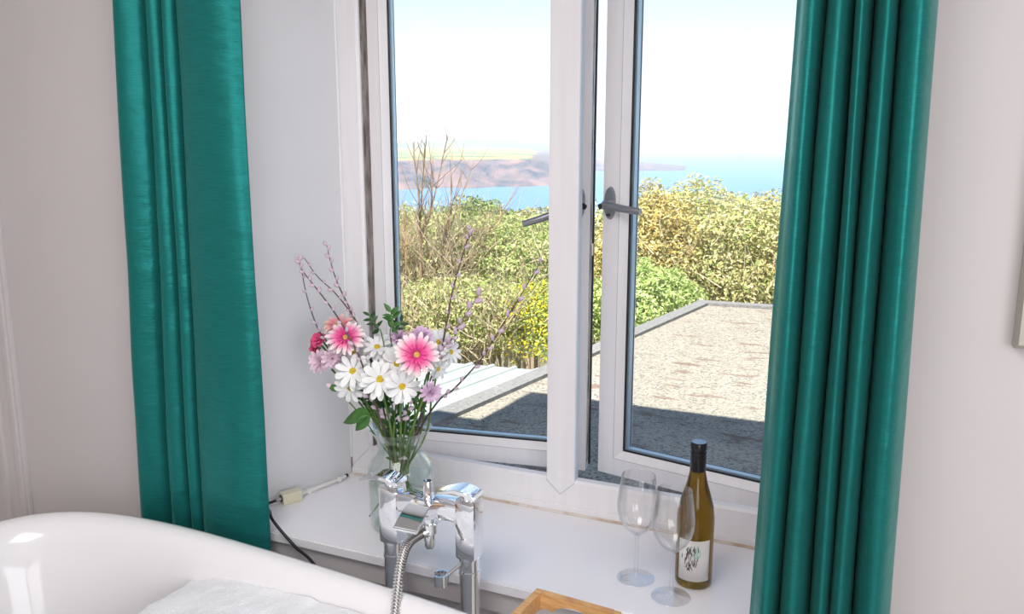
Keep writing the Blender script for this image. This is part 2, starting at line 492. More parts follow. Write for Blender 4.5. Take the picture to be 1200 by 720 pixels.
bm = NB(); box(bm, (mx1 - .0005, FY + .004, ZF0 + .066), (mx1 + .001, FY + .025, ZF1 - .066)); obj('mullion_edge', bm, m_mullion_side, win)  # thin pale blue skin on one side of the mullion

def handle(s, x, z, side, tilt, q=1.0):
    """espagnolette handle: oval plate with ring, boss, lever pointing towards the glass"""
    bm = NB()
    pr = [(0.0155 * math.cos(a) , 0.040 * math.sin(a)) for a in [2 * PI * k / 24 for k in range(24)]]
    pr = [(max(-.0145, min(.0145, x_)), z_) for x_, z_ in pr]
    a = [bm.verts.new((x + u, 0.0, z + v)) for u, v in pr]; c = [bm.verts.new((x + u * .86, -0.008, z + v * .93)) for u, v in pr]
    bm.faces.new(c)
    for i in range(24): bm.faces.new((a[i], a[(i + 1) % 24], c[(i + 1) % 24], c[i]))
    p = obj('handle_plate', bm, m_handle, s, True)
    bm = NB()
    lathe(bm, [(0, -0.001), (0.0135, 0), (0.0135, 0.016), (0.011, 0.021), (0, 0.022)], 20)
    bmesh.ops.transform(bm, matrix=Matrix.Translation((x, -0.006, z - .004)) @ Matrix.Rotation(PI / 2, 4, 'X'), verts=bm.verts)
    dx = side
    pts = spline([(x, -0.022, z - .004), (x + dx * .03 * q, -0.030, z - .008 - tilt * .3), (x + dx * .075 * q, -0.036, z - .014 - tilt * .75), (x + dx * .108 * q, -0.036, z - .018 - tilt)], 6)
    tube(bm, pts, [0.0095 - 0.0022 * abs(i / (len(pts) - 1) - .35) for i in range(len(pts))], 12)
    lever = obj('handle_lever', bm, m_handle, s, True)
    bm = NB(); tube(bm, [(x - dx * .005, -.018, z - .004), (x - dx * .019, -.026, z - .009)], [.0075, .0065], 10); obj('handle_lock', bm, m_rubber, s, True)
    bm = NB(); tube(bm, [(x - .001, -.0085, z - .025), (x - .001, -.0088, z - .031)], .005, 8); obj('handle_screw_hole', bm, m_rubber, s)
handle(sashL, l1 - 0.026, 1.452, -1, 0.034, 1.22)
handle(sashR, r0 + 0.020, 1.452, 1, -0.004, .92)

# ------------------------------------------------------------------ curtains
def curtain(name, knots, z0, z1, label, thick=0.003, seed=1, lin=-.012):
    """knots: list of (x at the top, x at the bottom, y); pleat line run down from z1 to z0"""
    rnd = random.Random(seed)
    nz, sub = 60, 9
    top = spline([(a, c, 0) for a, b_, c in knots], sub)
    bot = spline([(b_, c, 0) for a, b_, c in knots], sub)
    n = len(top)
    bm = NB(); rows = []
    for j in range(nz + 1):
        f = j / nz
        z = z1 + (z0 - z1) * f
        row = []
        for i in range(n):
            p = top[i].lerp(bot[i], f)
            u = i / n
            wob = 0.006 * noise.noise((u * 5 + seed, z * 1.6, seed)) * min(1, 2 * f + .3)
            wob2 = 0.004 * noise.noise((u * 14 + seed, z * 5.0, seed + 3)) * f
            row.append(bm.verts.new((p.x + wob, p.y + wob * .8 + wob2, z)))
        rows.append(row)
    for a, b_ in zip(rows, rows[1:]):
        for i in range(n - 1):
            bm.faces.new((a[i], a[i + 1], b_[i + 1], b_[i]))
    root = empty(name, (0, 0, 0))
    o = obj('fabric', bm, m_silk, root, True)
    sd = o.modifiers.new('thickness', 'SOLIDIFY'); sd.thickness = thick; sd.offset = 1
    # lining behind
    bm = NB(); rows = []
    for j in range(13):
        f = j / 12; z = z1 - .01 + (z0 + .02 - z1 + .01) * f
        rows.append([])
        xa, xb = top[0].lerp(bot[0], f).x + .012, top[-1].lerp(bot[-1], f).x + (lin - .024 if f < .7 else lin - .024 * max(0, 1 - (f - .7) / .08))
        for i in range(0, n, 3):
            p = top[i].lerp(bot[i], f)
            rows[-1].append(bm.verts.new((xa + (xb - xa) * i / (n - 1), max(k[2] for k in knots) + 0.008, z)))
    for a, b_ in zip(rows, rows[1:]):
        for i in range(len(a) - 1): bm.faces.new((a[i], a[i + 1], b_[i + 1], b_[i]))
    o2 = obj('lining', bm, m_lining, root, True)
    sd = o2.modifiers.new('thickness', 'SOLIDIFY'); sd.thickness = 0.0015
    tag(root, label, 'curtain', 'teal silk curtains')
    return root

cl = [(-1.567, -1.68, 1.465), (-1.5623, -1.6728, 1.435), (-1.5434, -1.6461, 1.418), (-1.5131, -1.6129, 1.44), (-1.4961, -1.5873, 1.476), (-1.4885, -1.567, 1.48), (-1.4791, -1.5516, 1.436), (-1.4677, -1.5352, 1.424), (-1.4526, -1.5186, 1.436), (-1.4412, -1.5022, 1.474), (-1.4318, -1.4898, 1.436), (-1.4223, -1.4775, 1.422), (-1.411, -1.463, 1.432), (-1.4034, -1.4527, 1.462), (-1.394, -1.4384, 1.428), (-1.3731, -1.4076, 1.416), (-1.3353, -1.3611, 1.413), (-1.2994, -1.3197, 1.418), (-1.271, -1.2837, 1.432), (-1.254, -1.265, 1.452)]
curtain('curtain', cl, 0.03, 2.42, 'teal silk curtain with broad flat edge hanging left of the window', seed=2)
cr_ = []
xs_top = [-0.144, -0.108, -0.073, -0.050, -0.019, 0.028]
xs_bot = [-0.184, -0.132, -0.080, -0.046, -0.004, 0.056]
cr_.append((-0.150, -0.190, 1.432))
for i in range(5):
    a0, a1 = xs_top[i], xs_top[i + 1]; b0, b1 = xs_bot[i], xs_bot[i + 1]
    for f, y in ((0.04, 1.412), (0.22, 1.378), (0.5, 1.360), (0.78, 1.372), (0.96, 1.408)):
        cr_.append((a0 + (a1 - a0) * f, b0 + (b1 - b0) * f, y))
    if i < 4: cr_.append((a1, b1, 1.440))
cr_.append((0.029, 0.058, 1.440))
rc = curtain('curtain', cr_, 0.03, 2.42, 'teal silk curtain of five round pleats hanging right of the window', seed=7, lin=.006)

# ------------------------------------------------------------------ bath
BC, BROT, BN = Vector((-1.027, 0.956, 0)), -0.0888, 3.6
def bring(a, b_, z, n=96, ex=BN, sh=0.0):
    out = []
    for k in range(n):
        t_ = 2 * PI * k / n
        c_, s_ = math.cos(t_), math.sin(t_)
        x = a * math.copysign(abs(c_) ** (2 / ex), c_) + sh; y = b_ * math.copysign(abs(s_) ** (2 / ex), s_)
        out.append(Vector((x, y, z)))
    return out
bath = empty('bathtub', (BC.x, BC.y, 0), BROT)
RZ = 0.742
rings = []
A, B = 0.84, 0.375
for da, db, z, ex in ((0.22, 0.15, 0.13, 2.4), (0.16, 0.10, 0.16, 2.6), (0.09, 0.055, 0.38, 3.0), (0.045, 0.04, 0.62, 3.4), (0.024, 0.022, RZ - 0.045, 3.6),
                      (0.006, 0.006, RZ - 0.038, 3.6), (-0.001, -0.001, RZ - 0.026, 3.6), (0.000, 0.000, RZ - 0.014, 3.6), (0.008, 0.008, RZ - 0.004, 3.6), (0.020, 0.020, RZ, 3.6), (0.036, 0.034, RZ - 0.003, 3.6),
                      (0.056, 0.048, RZ - 0.016, 3.5), (0.074, 0.058, RZ - 0.045, 3.4), (0.100, 0.070, RZ - 0.12, 3.2), (0.140, 0.085, RZ - 0.24, 3.0), (0.200, 0.105, RZ - 0.36, 2.8), (0.28, 0.14, RZ - 0.44, 2.6), (0.42, 0.21, RZ - 0.47, 2.4), (0.65, 0.32, RZ - 0.475, 2.2)):
    rings.append(bring(A - da, B - db, z, ex=ex))
bm = NB(); vr = [[bm.verts.new(v) for v in r] for r in rings]
for a, b_ in zip(vr, vr[1:]):
    for k in range(96): bm.faces.new((a[k], a[(k + 1) % 96], b_[(k + 1) % 96], b_[k]))
bm.faces.new(vr[0][::-1]); bm.faces.new(vr[-1])
obj('tub_shell', bm, m_bath, bath, True)
for fx, fy in ((-.45, -.18), (-.45, .18), (.45, -.18), (.45, .18)):
    bm = NB(); lathe(bm, [(0, 0), (.035, 0), (.04, .02), (.022, .05), (.026, .10), (.05, .16), (0, .165)], 16)
    obj('foot', bm, m_chrome, bath, True, (fx, fy, 0))
tag(bath, 'white enamel freestanding bathtub with rolled rim below the window', 'bathtub')
# foam: a bumpy heap of bubbles inside the tub
bm = NB(); nx, ny = 130, 70
grid = []
for i in range(nx + 1):
    row = []
    for j in range(ny + 1):
        u = i / nx; v = j / ny * 2 - 1
        x = -0.34 + u * 1.05
        edge = 0.5 + 0.5 * min(1, max(0, (u - 0.0) / 0.35))
        hw = (B - 0.060) * (1 - abs((x) / (A - .07)) ** 3.4) ** (1 / 3.4)
        y = v * hw
        h = 0.615 + 0.092 * (1 - math.exp(-max(0, u + 0.10 * v + 0.02 * noise.noise((u * 9, v * 4, 1))) * 7))
        h += 0.010 * noise.noise((x * 9, y * 9, 2)) + 0.004 * noise.noise((x * 40, y * 40, 5)) - 0.006 * abs(v) ** 6
        row.append(bm.verts.new((x, y, h)))
    grid.append(row)
for i in range(nx):
    for j in range(ny): bm.faces.new((grid[i][j], grid[i + 1][j], grid[i + 1][j + 1], grid[i][j + 1]))
foam = obj('bubble_foam', bm, m_foam, None, True, (BC.x, BC.y, 0)); foam.rotation_euler = (0, 0, BROT)
t, N, L, b = nodes(m_foam)
vo = N.new('ShaderNodeTexVoronoi'); vo.inputs['Scale'].default_value = 230
bpn = N.new('ShaderNodeBump'); bpn.inputs['Strength'].default_value = 0.5; bpn.inputs['Distance'].default_value = 0.003
tcn = N.new('ShaderNodeTexCoord'); L.new(tcn.outputs['Object'], vo.inputs['Vector'])
L.new(vo.outputs['Distance'], bpn.inputs['Height']); L.new(bpn.outputs[0], b.inputs['Normal'])
tag(foam, 'white bubble foam heaped in the bathtub', 'foam', kind='stuff')

# ------------------------------------------------------------------ bath tap on standpipes
TY = 1.42; TX0, TX1 = -0.904, -0.726
tap = empty('bath_tap', ((TX0 + TX1) / 2, TY, 0))
def tp(x, y, z): return (x - (TX0 + TX1) / 2, y - TY, z)
for X in (TX0, TX1):
    bm = NB(); lathe(bm, [(0, 0), (.034, 0), (.034, .006), (.021, .012), (.021, .742), (.0222, .743), (.0222, .749), (.021, .75), (.021, .772), (.0222, .773), (.0222, .779), (0, .78)], 28, tp(X, TY, 0))
    o = obj('standpipe', bm, m_chrome, tap, True)
def rbox(bm, lo, hi, bev=0.004): box(bm, lo, hi, bev)
for X in (TX0, TX1):
    bm = NB(); box(bm, tp(X - .0225, TY - .0225, .776), tp(X + .0225, TY + .0225, .905), 0.009)
    obj('tap_body', bm, m_chrome, tap, True)
bm = NB(); box(bm, tp(TX0 + .018, TY - .019, .852), tp(TX1 - .018, TY + .019, .893), 0.006); obj('crossbar', bm, m_chrome, tap, True)
for X, sgn in ((TX0, -1), (TX1, -1)):          # lever paddles on top of each body
    bm = NB()
    cs = []
    for u, zz, hw, th in ((0.024, .912, .022, .008), (0.0, .922, .0225, .010), (-.022, .924, .022, .009), (-.05, .915, .020, .006), (-.072, .906, .018, .004)):
        cs.append([bm.verts.new(tp(X + u, TY - hw, zz - th)), bm.verts.new(tp(X + u, TY + hw, zz - th)), bm.verts.new(tp(X + u, TY + hw, zz)), bm.verts.new(tp(X + u, TY - hw, zz))])
    for a, c in zip(cs, cs[1:]):
        for k in range(4): bm.faces.new((a[k], a[(k + 1) % 4], c[(k + 1) % 4], c[k]))
    bm.faces.new(cs[0][::-1]); bm.faces.new(cs[-1])
    bmesh.ops.bevel(bm, geom=list(bm.edges), offset=.0015, segments=2, affect='EDGES')
    o = obj('lever', bm, m_chrome, tap, True)
    bm = NB(); lathe(bm, [(0, .896), (.0175, .896), (.0175, .918), (0, .918)], 24, tp(X, TY, 0)); obj('lever_stem', bm, m_chrome, tap, True)
# broad waterfall spout reaching over the bath
XC = (TX0 + TX1) / 2
bm = NB(); cs = []
for s_, zz, hw, th in ((0.0, .893, .024, .030), (.025, .892, .025, .022), (.045, .886, .026, .015), (.068, .874, .027, .010), (.088, .862, .027, .008)):
    y_ = TY - .012 - s_
    cs.append([bm.verts.new(tp(XC - hw, y_, zz - th)), bm.verts.new(tp(XC + hw, y_, zz - th)), bm.verts.new(tp(XC + hw, y_, zz)), bm.verts.new(tp(XC - hw, y_, zz))])
for a, c in zip(cs, cs[1:]):
    for k in range(4): bm.faces.new((a[k], a[(k + 1) % 4], c[(k + 1) % 4], c[k]))
bm.faces.new(cs[0][::-1]); bm.faces.new(cs[-1])
bmesh.ops.bevel(bm, geom=list(bm.edges), offset=.002, segments=2, affect='EDGES')
obj('spout', bm, m_chrome, tap, True)
bm = NB(); lathe(bm, [(0, .888), (.014, .888), (.014, .893), (.0095, .894), (.0095, .925), (.008, .928), (0, .928)], 22, tp(XC + .001, TY - .01, 0)); obj('diverter_knob', bm, m_chrome, tap, True)
HX, HY_ = XC + .012, TY - .024
bm = NB(); lathe(bm, [(0, .856), (.012, .856), (.012, .846), (.017, .845), (.017, .826), (.0125, .824), (.0115, .798), (.009, .792), (0, .792)], 22, tp(HX, HY_, 0)); obj('hose_outlet', bm, m_chrome, tap, True)
hp = spline([P(503, 622, 1.392), P(492, 627, 1.375), P(478, 638, 1.35), P(470, 660, 1.318), P(466, 690, 1.285), P(463, 722, 1.255), P(461, 752, 1.23), P(460, 790, 1.215)], 40)
bm = NB()
hp2 = [Vector(tp(*p)) for p in hp]
tube(bm, hp2, [0.0088 + 0.0019 * math.sin(i * PI * 2 / 5.0) for i in range(len(hp2))], 12); obj('shower_hose', bm, m_hose, tap, True)
bm = NB(); tube(bm, hp2[8:34:3], [.0120, .0120, .0118, .0118, .0116, .0108, .0106, .0104, .010][:len(hp2[8:34:3])], 14); obj('hose_nut', bm, m_chrome, tap, True)
# hand-shower cradle on the right pillar
ca, cb = P(545, 657, 1.41), P(521, 677, 1.385)
bm = NB(); tube(bm, [tp(*P(553, 650, 1.415)), tp(*ca), tp(*cb)], [.0035, .0035, .004], 10); obj('cradle_arm', bm, m_chrome, tap, True)
bm = NB()
cc = Vector(tp(*P(517, 679, 1.382)))
n_ = 18; ring = []
for k in range(n_ + 1):
    a_ = R(35) + (2 * PI - R(70)) * k / n_ + PI * 1.15
    ring.append([bm.verts.new(cc + Vector((r_ * math.cos(a_), r_ * math.sin(a_), z_))) for r_, z_ in ((.0165, .012), (.0125, .012), (.0115, -.012), (.0155, -.012))])
for a, c in zip(ring, ring[1:]):
    for k in range(4): bm.faces.new((a[k], a[(k + 1) % 4], c[(k + 1) % 4], c[k]))
bm.faces.new(ring[0]); bm.faces.new(ring[-1][::-1])
obj('shower_cradle', bm, m_chrome, tap, True)
tag(tap, 'chrome waterfall bath tap on two standpipes with coiled shower hose', 'tap')

# ------------------------------------------------------------------ bamboo bath caddy lying across the tub
cad = empty('bath_caddy', (-0.506, 0.95, RZ + .001), BROT)
CW, CD, CH, TH = 0.078, 0.405, 0.034, 0.014
for s_ in (-1, 1):
    bm = NB(); box(bm, (s_ * CW - TH / 2, -CD, 0), (s_ * CW + TH / 2, CD, CH), .0015)
    obj('side_rail', bm, m_bamboo_x, cad)
for s_ in (-1, 1):         # end rails with a scalloped lower edge
    bm = NB()
    xs = [-CW + TH / 2 + (2 * CW - TH) * k / 28 for k in range(29)]
    lo_ = []
    for x in xs:
        u = abs(x) / (CW - TH / 2)
        lo_.append(0.020 * math.sqrt(max(0, 1 - (u / .62) ** 2)) if u < .62 else 0.005 * max(0, math.sin((u - .62) / .38 * PI)))
    for ya, yb in ((s_ * CD - s_ * TH, s_ * CD),):
        q = [[bm.verts.new((x, y, z)) for x, z in [(x_, l_) for x_, l_ in zip(xs, lo_)]] for y in (ya, yb)]
        w_ = [[bm.verts.new((x, y, CH)) for x in xs] for y in (ya, yb)]
        for k in range(28):
            bm.faces.new((q[0][k], q[0][k + 1], w_[0][k + 1], w_[0][k])); bm.faces.new((q[1][k], w_[1][k], w_[1][k + 1], q[1][k + 1]))
            bm.faces.new((w_[0][k], w_[0][k + 1], w_[1][k + 1], w_[1][k])); bm.faces.new((q[0][k], q[1][k], q[1][k + 1], q[0][k + 1]))
    obj('end_rail', bm, m_bamboo, cad)
for k in range(9):
    bm = NB(); y_ = -0.24 + k * 0.05
    box(bm, (-CW + TH / 2, y_, .004), (CW - TH / 2, y_ + .034, .012), .001); obj('slat', bm, m_bamboo, cad)
tag(cad, 'bamboo bath caddy frame lying across the tub rim', 'bath caddy')

# ------------------------------------------------------------------ wine bottle and glasses
bx = PZ(812, 682, SZ)
wb_ = empty('wine_bottle', (bx.x, bx.y, SZ), R(24))
bm = NB()
lathe(bm, [(0, .006), (.012, .005), (.028, 0.0), (.034, .001), (.0375, .006), (.038, .02), (.038, .138), (.0375, .150), (.0345, .172), (.028, .196), (.0205, .220), (.0165, .240), (.0150, .252), (.0145, .300), (0, .301)], 48)
obj('glass_body', bm, m_bottle, wb_, True)
bm = NB()
lathe(bm, [(.0156, .245), (.0160, .246), (.0160, .276), (.0148, .277), (.0148, .280), (.0164, .281), (.0164, .286), (.0150, .287), (.0150, .290), (.0164, .291), (.0162, .304), (.0150, .306)], 40)
obj('screw_cap', bm, m_cap, wb_, True)
bm = NB(); lathe(bm, [(.0150, .306), (.0135, .3066), (0, .3066)], 32); obj('cap_top', bm, m_cap_top, wb_)
LA0, LA1, LZ0, LZ1 = R(-92 - 62), R(-92 + 40), .020, .108
def on_label(u, v, r=.0384):
    a_ = LA0 + (LA1 - LA0) * u
    return Vector((r * math.cos(a_), r * math.sin(a_), LZ0 + (LZ1 - LZ0) * v))
bm = NB(); g1 = [[bm.verts.new(on_label(i / 24, j, .0383)) for j in (0, 1)] for i in range(25)]
for i in range(24): bm.faces.new((g1[i][0], g1[i + 1][0], g1[i + 1][1], g1[i][1]))
lab = obj('label', bm, m_label, wb_, True)
sd = lab.modifiers.new('thickness', 'SOLIDIFY'); sd.thickness = .0004; sd.offset = 0
bm = NB()          # mint disc behind the drawing
cv = bm.verts.new(on_label(.57, .70, .0387)); rr_ = [bm.verts.new(on_label(.57 + .13 * math.cos(2 * PI * k / 24), .70 + .14 * math.sin(2 * PI * k / 24), .0387)) for k in range(24)]
for k in range(24): bm.faces.new((cv, rr_[k], rr_[(k + 1) % 24]))
obj('label_disc', bm, m_mint, lab)
rnd = random.Random(5)
for nm, mm, ns in (('label_drawing', m_ink, 30), ('label_drawing', m_ink2, 22)):   # plant-like pen drawing
    bm = NB()
    for k in range(ns):
        u0, v0 = rnd.gauss(.40, .085), rnd.uniform(.30, .84)
        a_ = rnd.uniform(.3, 2.6); ln = rnd.uniform(.04, .10)
        pts = [on_label(u0 + math.cos(a_) * ln * q * .8, v0 + math.sin(a_) * ln * q + .03 * math.sin(q * 3), .0389) for q in (-.8, -.3, .2, .7)]
        tube(bm, pts, [.0002, .0009, .0008, .0002], 4)
    obj(nm, bm, mm, lab)
bm = NB()
for k in range(16):
    v0 = .10 + k * .021
    tube(bm, [on_label(.945 - .012 * (k % 3 == 0), v0, .0388), on_label(.958, v0 + .004, .0388)], .0003, 4)
obj('label_small_print', bm, m_ink, lab)
tag(wb_, 'amber-green wine bottle with black screw cap and white label on the sill', 'wine bottle')

def wine_glass(px, py, label, tilt=0.0):
    b0 = PZ(px, py, SZ)
    g = empty('wine_glass', (b0.x, b0.y, SZ + .0005))
    bm = NB()
    lathe(bm, [(0, 0), (.0385, 0), (.0395, .0008), (.0385, .0018), (.018, .0042), (.008, .0085), (.0045, .016), (.0038, .03), (.0036, .075), (.0042, .092), (.0075, .0975), (0, .099)], 40)
    obj('foot_and_stem', bm, m_wine_glass, g, True)
    bm = NB()
    outer = [(0, .0975), (.0075, .0978), (.0155, .1035), (.0275, .116), (.0380, .134), (.0425, .152), (.0428, .170), (.0388, .203), (.0345, .228)]
    inner = [(.0337, .2282), (.0379, .203), (.0418, .170), (.0415, .152), (.0369, .135), (.0265, .1178), (.0145, .106), (.007, .1010), (0, .1005)]
    lathe(bm, outer + [(.0342, .2289)] + inner, 48)
    obj('bowl', bm, m_wine_glass, g, True)
    tag(g, label, 'wine glass', 'empty wine glasses on the sill')
wine_glass(745, 678, 'empty wine glass on the sill, nearer the window mullion')
wine_glass(786, 700, 'empty wine glass standing in front of the wine bottle')

# ------------------------------------------------------------------ aerial socket and its cables
bxp = PZ(341, 588, SZ)
sk = empty('aerial_socket', (bxp.x, bxp.y, SZ), R(64))
bm = NB(); box(bm, (-.026, -.015, 0), (.026, .015, .028), .003); obj('socket_body', bm, m_cream, sk)
bm = NB(); tube(bm, [(-.026, 0, .015), (-.0275, 0, .015)], .009, 14); obj('socket_hole', bm, m_rubber, sk)
bm = NB(); tube(bm, [(-.025, 0, .015), (-.040, 0, .014)], [.0055, .005], 12); obj('plug', bm, m_steel, sk, True)
tag(sk, 'cream plastic aerial socket box on the sill by the left reveal', 'socket')
Mz = Matrix.Translation(sk.location) @ Matrix.Rotation(R(64), 4, 'Z')
s0 = Mz @ Vector((-.041, 0, .014)); s1 = Mz @ Vector((-.065, -.002, .010))
cp = spline([s0, s1, P(316, 600, 1.50), P(321, 612, 1.464), P(345, 640, 1.455), P(365, 658, 1.44), P(385, 690, 1.42), P(392, 730, 1.41)], 10)
bm = NB(); tube(bm, cp, .0036, 10); tag(obj('black_aerial_cable', bm, m_cable, None, True), 'black cable hanging from the cream socket over the sill edge', 'cable')
wc = empty('white_aerial_cable')
e0 = Mz @ Vector((.028, 0, .012))
wp = spline([e0, P(362, 576, 1.69), P(385, 567, 1.745), P(400, 561, 1.79), PZ(407, 557, SZ + .008)], 8)
bm = NB(); tube(bm, wp, .0042, 10); obj('cable_sheath', bm, m_white_pl, wc, True)
for k in (8, 22):
    p = wp[k]; bm = NB(); box(bm, (-.006, -.007, -.0055), (.006, .007, .0065), .002)
    o = obj('cable_clip', bm, m_white_pl, wc, False, p); o.rotation_euler = (0, 0, R(64))
bm = NB(); tube(bm, [wp[-4], wp[-1]], .0048, 8); obj('cable_end_tape', bm, m_mould, wc)
tag(wc, 'white cable clipped along the foot of the left reveal', 'cable')

# ------------------------------------------------------------------ picture on the right wall
pf = empty('picture', (0, WY, 0))
x0p = P(1187, 405, WY - .012).x; z0p = P(1187, 407, WY - .012).z
bm = NB(); ring_frame(bm, x0p, x0p + .62, z0p, z0p + .50, [(0, 0), (0, -.018), (.006, -.024), (.03, -.016), (.034, -.010), (.034, 0)]); obj('picture_frame', bm, m_picture, pf)
bm = NB(); box(bm, (x0p + .03, -.006, z0p + .03), (x0p + .59, -.002, z0p + .47)); obj('mount_board', bm, m_mount, pf)
bm = NB(); box(bm, (x0p + .1, -.0075, z0p + .1), (x0p + .52, -.0062, z0p + .4)); obj('print', bm, m_print, pf)
tag(pf, 'silver-framed picture hanging on the wall right of the curtain', 'picture')

# ------------------------------------------------------------------ vase with water
VX, VY = -1.013, 1.632
vase = empty('glass_vase', (VX, VY, SZ + .0005))
outer = [(0, 0), (.064, 0), (.071, .003), (.0745, .012), (.0765, .05), (.0775, .10), (.0785, .128), (.077, .146), (.070, .162), (.059, .175), (.0535, .186), (.0520, .198), (.0545, .212), (.0625, .228), (.0745, .2425)]
inner = [(.0725, .2432), (.0605, .2295), (.0518, .2135), (.0488, .198), (.0503, .1855), (.0562, .1735), (.0668, .1605), (.0735, .1455), (.0750, .128), (.0740, .10), (.073, .05), (.0705, .016), (.064, .0095), (0, .009)]
bm = NB(); lathe(bm, outer + inner, 56); obj('vase_wall', bm, m_vase, vase, True)
bm = NB(); lathe(bm, [(0, .0085), (.064, .009), (.0712, .0155), (.0737, .05), (.0747, .10), (.0752, .116), (0, .1165)], 48); obj('water', bm, m_water, vase, True)
tag(vase, 'clear glass vase with a narrow neck and water, on the sill', 'vase')

# ------------------------------------------------------------------ cut flowers
def petal_mesh(name, r0, r1, w, cup, m, tip=0.35, seg=8, curl=0.0):
    bm = NB(); rows = []
    for i in range(seg + 1):
        f = i / seg
        x = r0 + (r1 - r0) * f
        ww = w * (.38 + .62 * math.sin(PI / 2 * min(1, f / .66)) ** 1.3) if f < .66 else w * math.sqrt(max(0.02, 1 - ((f - .66) / (.34 + .06 * tip)) ** 2))
        z = cup * math.sin(f * PI * .5) * (r1 - r0) - curl * f * f * (r1 - r0)
        rows.append([bm.verts.new((x, -ww, z + ww * .22)), bm.verts.new((x + (0.02 * (r1 - r0) if i == seg else 0), 0, z)), bm.verts.new((x, ww, z + ww * .22))])
    for a, c in zip(rows, rows[1:]):
        for k in range(2): bm.faces.new((a[k], c[k], c[k + 1], a[k + 1]))
    me = bpy.data.meshes.new(name); bm.to_mesh(me); bm.free()
    me.materials.append(m)
    for p in me.polygons: p.use_smooth = True
    return me

def soft(m, w=0.35):
    t, N, L, b = nodes(m)
    b.inputs['Subsurface Weight'].default_value = 0.0
    return m
m_white_petal = soft(mat('white_petal', (0.86, 0.87, 0.86), 0.6, spec=0.2))
m_lilac_petal = soft(mat('lilac_petal', (0.76, 0.55, 0.73), 0.6, spec=0.2))
m_rose_petal = soft(mat('rose_petal', (0.72, 0.10, 0.24), 0.55, spec=0.2))
m_palelilac = soft(mat('pale_pink_petal', (0.84, 0.64, 0.75), 0.6, spec=0.2))
def radial(name, stops):
    m = mat(name, (1, .5, .6), 0.55, spec=0.2)
    t, N, L, b = nodes(m)
    tcn = N.new('ShaderNodeTexCoord'); sp_ = N.new('ShaderNodeSeparateXYZ'); r = N.new('ShaderNodeValToRGB'); mr = N.new('ShaderNodeMapRange')
    L.new(tcn.outputs['Object'], sp_.inputs[0]); L.new(sp_.outputs[0], mr.inputs[0])
    mr.inputs[1].default_value = 0.0; mr.inputs[2].default_value = 0.047
    L.new(mr.outputs[0], r.inputs[0]); L.new(r.outputs[0], b.inputs['Base Color'])
    while len(r.color_ramp.elements) < len(stops): r.color_ramp.elements.new(.5)
    for i, (p, c) in enumerate(stops):
        r.color_ramp.elements[i].position = p; r.color_ramp.elements[i].color = (*c, 1)
    return m
m_pink = radial('pink_two_tone_petal', [(0.15, (0.62, 0.04, 0.20)), (0.42, (0.86, 0.10, 0.34)), (0.68, (0.90, 0.32, 0.50)), (0.86, (0.90, 0.68, 0.72)), (1.0, (0.90, 0.80, 0.78))])
m_peach = radial('peach_pink_petal', [(0.15, (0.70, 0.30, 0.22)), (0.5, (0.84, 0.28, 0.34)), (0.8, (0.86, 0.62, 0.52)), (1.0, (0.85, 0.76, 0.62))])
m_yellow = mat('yellow_disc', (0.62, 0.42, 0.02), 0.7)
add_noise(m_yellow, (0.45, 0.30, 0.01), (0.78, 0.60, 0.04), 420, bump=0.8, bump_scale=500, dist=.002)
m_disc2 = mat('peach_disc', (0.70, 0.40, 0.08), 0.7)
add_noise(m_disc2, (0.55, 0.36, 0.05), (0.82, 0.56, 0.20), 420, bump=0.8, bump_scale=500, dist=.002)
m_stem = mat('green_stem', (0.10, 0.20, 0.035), 0.5)
add_noise(m_stem, (0.07, 0.15, 0.02), (0.16, 0.27, 0.06), 30)
m_leaf = mat('green_leaf', (0.05, 0.16, 0.03), 0.45)
add_noise(m_leaf, (0.03, 0.11, 0.02), (0.09, 0.23, 0.05), 40)
m_darkleaf = mat('dark_leaf', (0.018, 0.075, 0.022), 0.4)
m_twig = mat('willow_twig', (0.09, 0.055, 0.05), 0.6)
add_noise(m_twig, (0.06, 0.035, 0.035), (0.15, 0.10, 0.09), 60)
m_catkin = mat('catkin', (0.60, 0.46, 0.56), 0.8)
add_noise(m_catkin, (0.50, 0.36, 0.46), (0.72, 0.60, 0.68), 180)

pet_daisy = petal_mesh('petal', .006, .045, .0074, .10, m_white_petal, .75, 8, .22)
pet_daisy2 = petal_mesh('petal', .006, .043, .0076, .30, m_white_petal, .7, 8, .1)
pet_pink = petal_mesh('petal', .007, .049, .0056, .12, m_pink, .6, 8, .18)
pet_pink_in = petal_mesh('petal', .006, .024, .0032, .45, m_pink, .6, 4, 0)
pet_peach = petal_mesh('petal', .007, .042, .0050, .22, m_peach, .6, 8, .2)
pet_lilac = petal_mesh('petal', .004, .032, .0052, .32, m_lilac_petal, .6, 8, .1)
pet_pale = petal_mesh('petal', .004, .034, .0056, .32, m_palelilac, .6, 8, .1)
pet_rose = petal_mesh('petal', .003, .024, .0080, .75, m_rose_petal, .9, 8, .35)
CAMV = Vector(CAM)
rf = random.Random(11)

def stem_curve(head, n, k):
    """from the flower head down through the vase neck to the vase floor"""
    a_ = k * 2.399
    neck = Vector((VX + .028 * math.cos(a_) * rf.uniform(.5, 1.2), VY + .028 * math.sin(a_) * rf.uniform(.5, 1.2), SZ + .205))
    d = (Vector((head.x, head.y, 0)) - Vector((VX, VY, 0)))
    if d.length > .02:
        d.normalize(); neck = Vector((VX, VY, SZ + .208)) + d * rf.uniform(.022, .042) + Vector((rf.uniform(-.012, .012), rf.uniform(-.012, .012), 0))
    base = Vector((VX - (neck.x - VX) * 1.1 + rf.uniform(-.018, .018), VY - (neck.y - VY) * 1.1 + rf.uniform(-.018, .018), SZ + .018))
    back = head - Vector(n) * .022
    mid = back.lerp(neck, .5) + Vector((0, 0, .006))
    return spline([head, back, mid, neck, base], 5), base

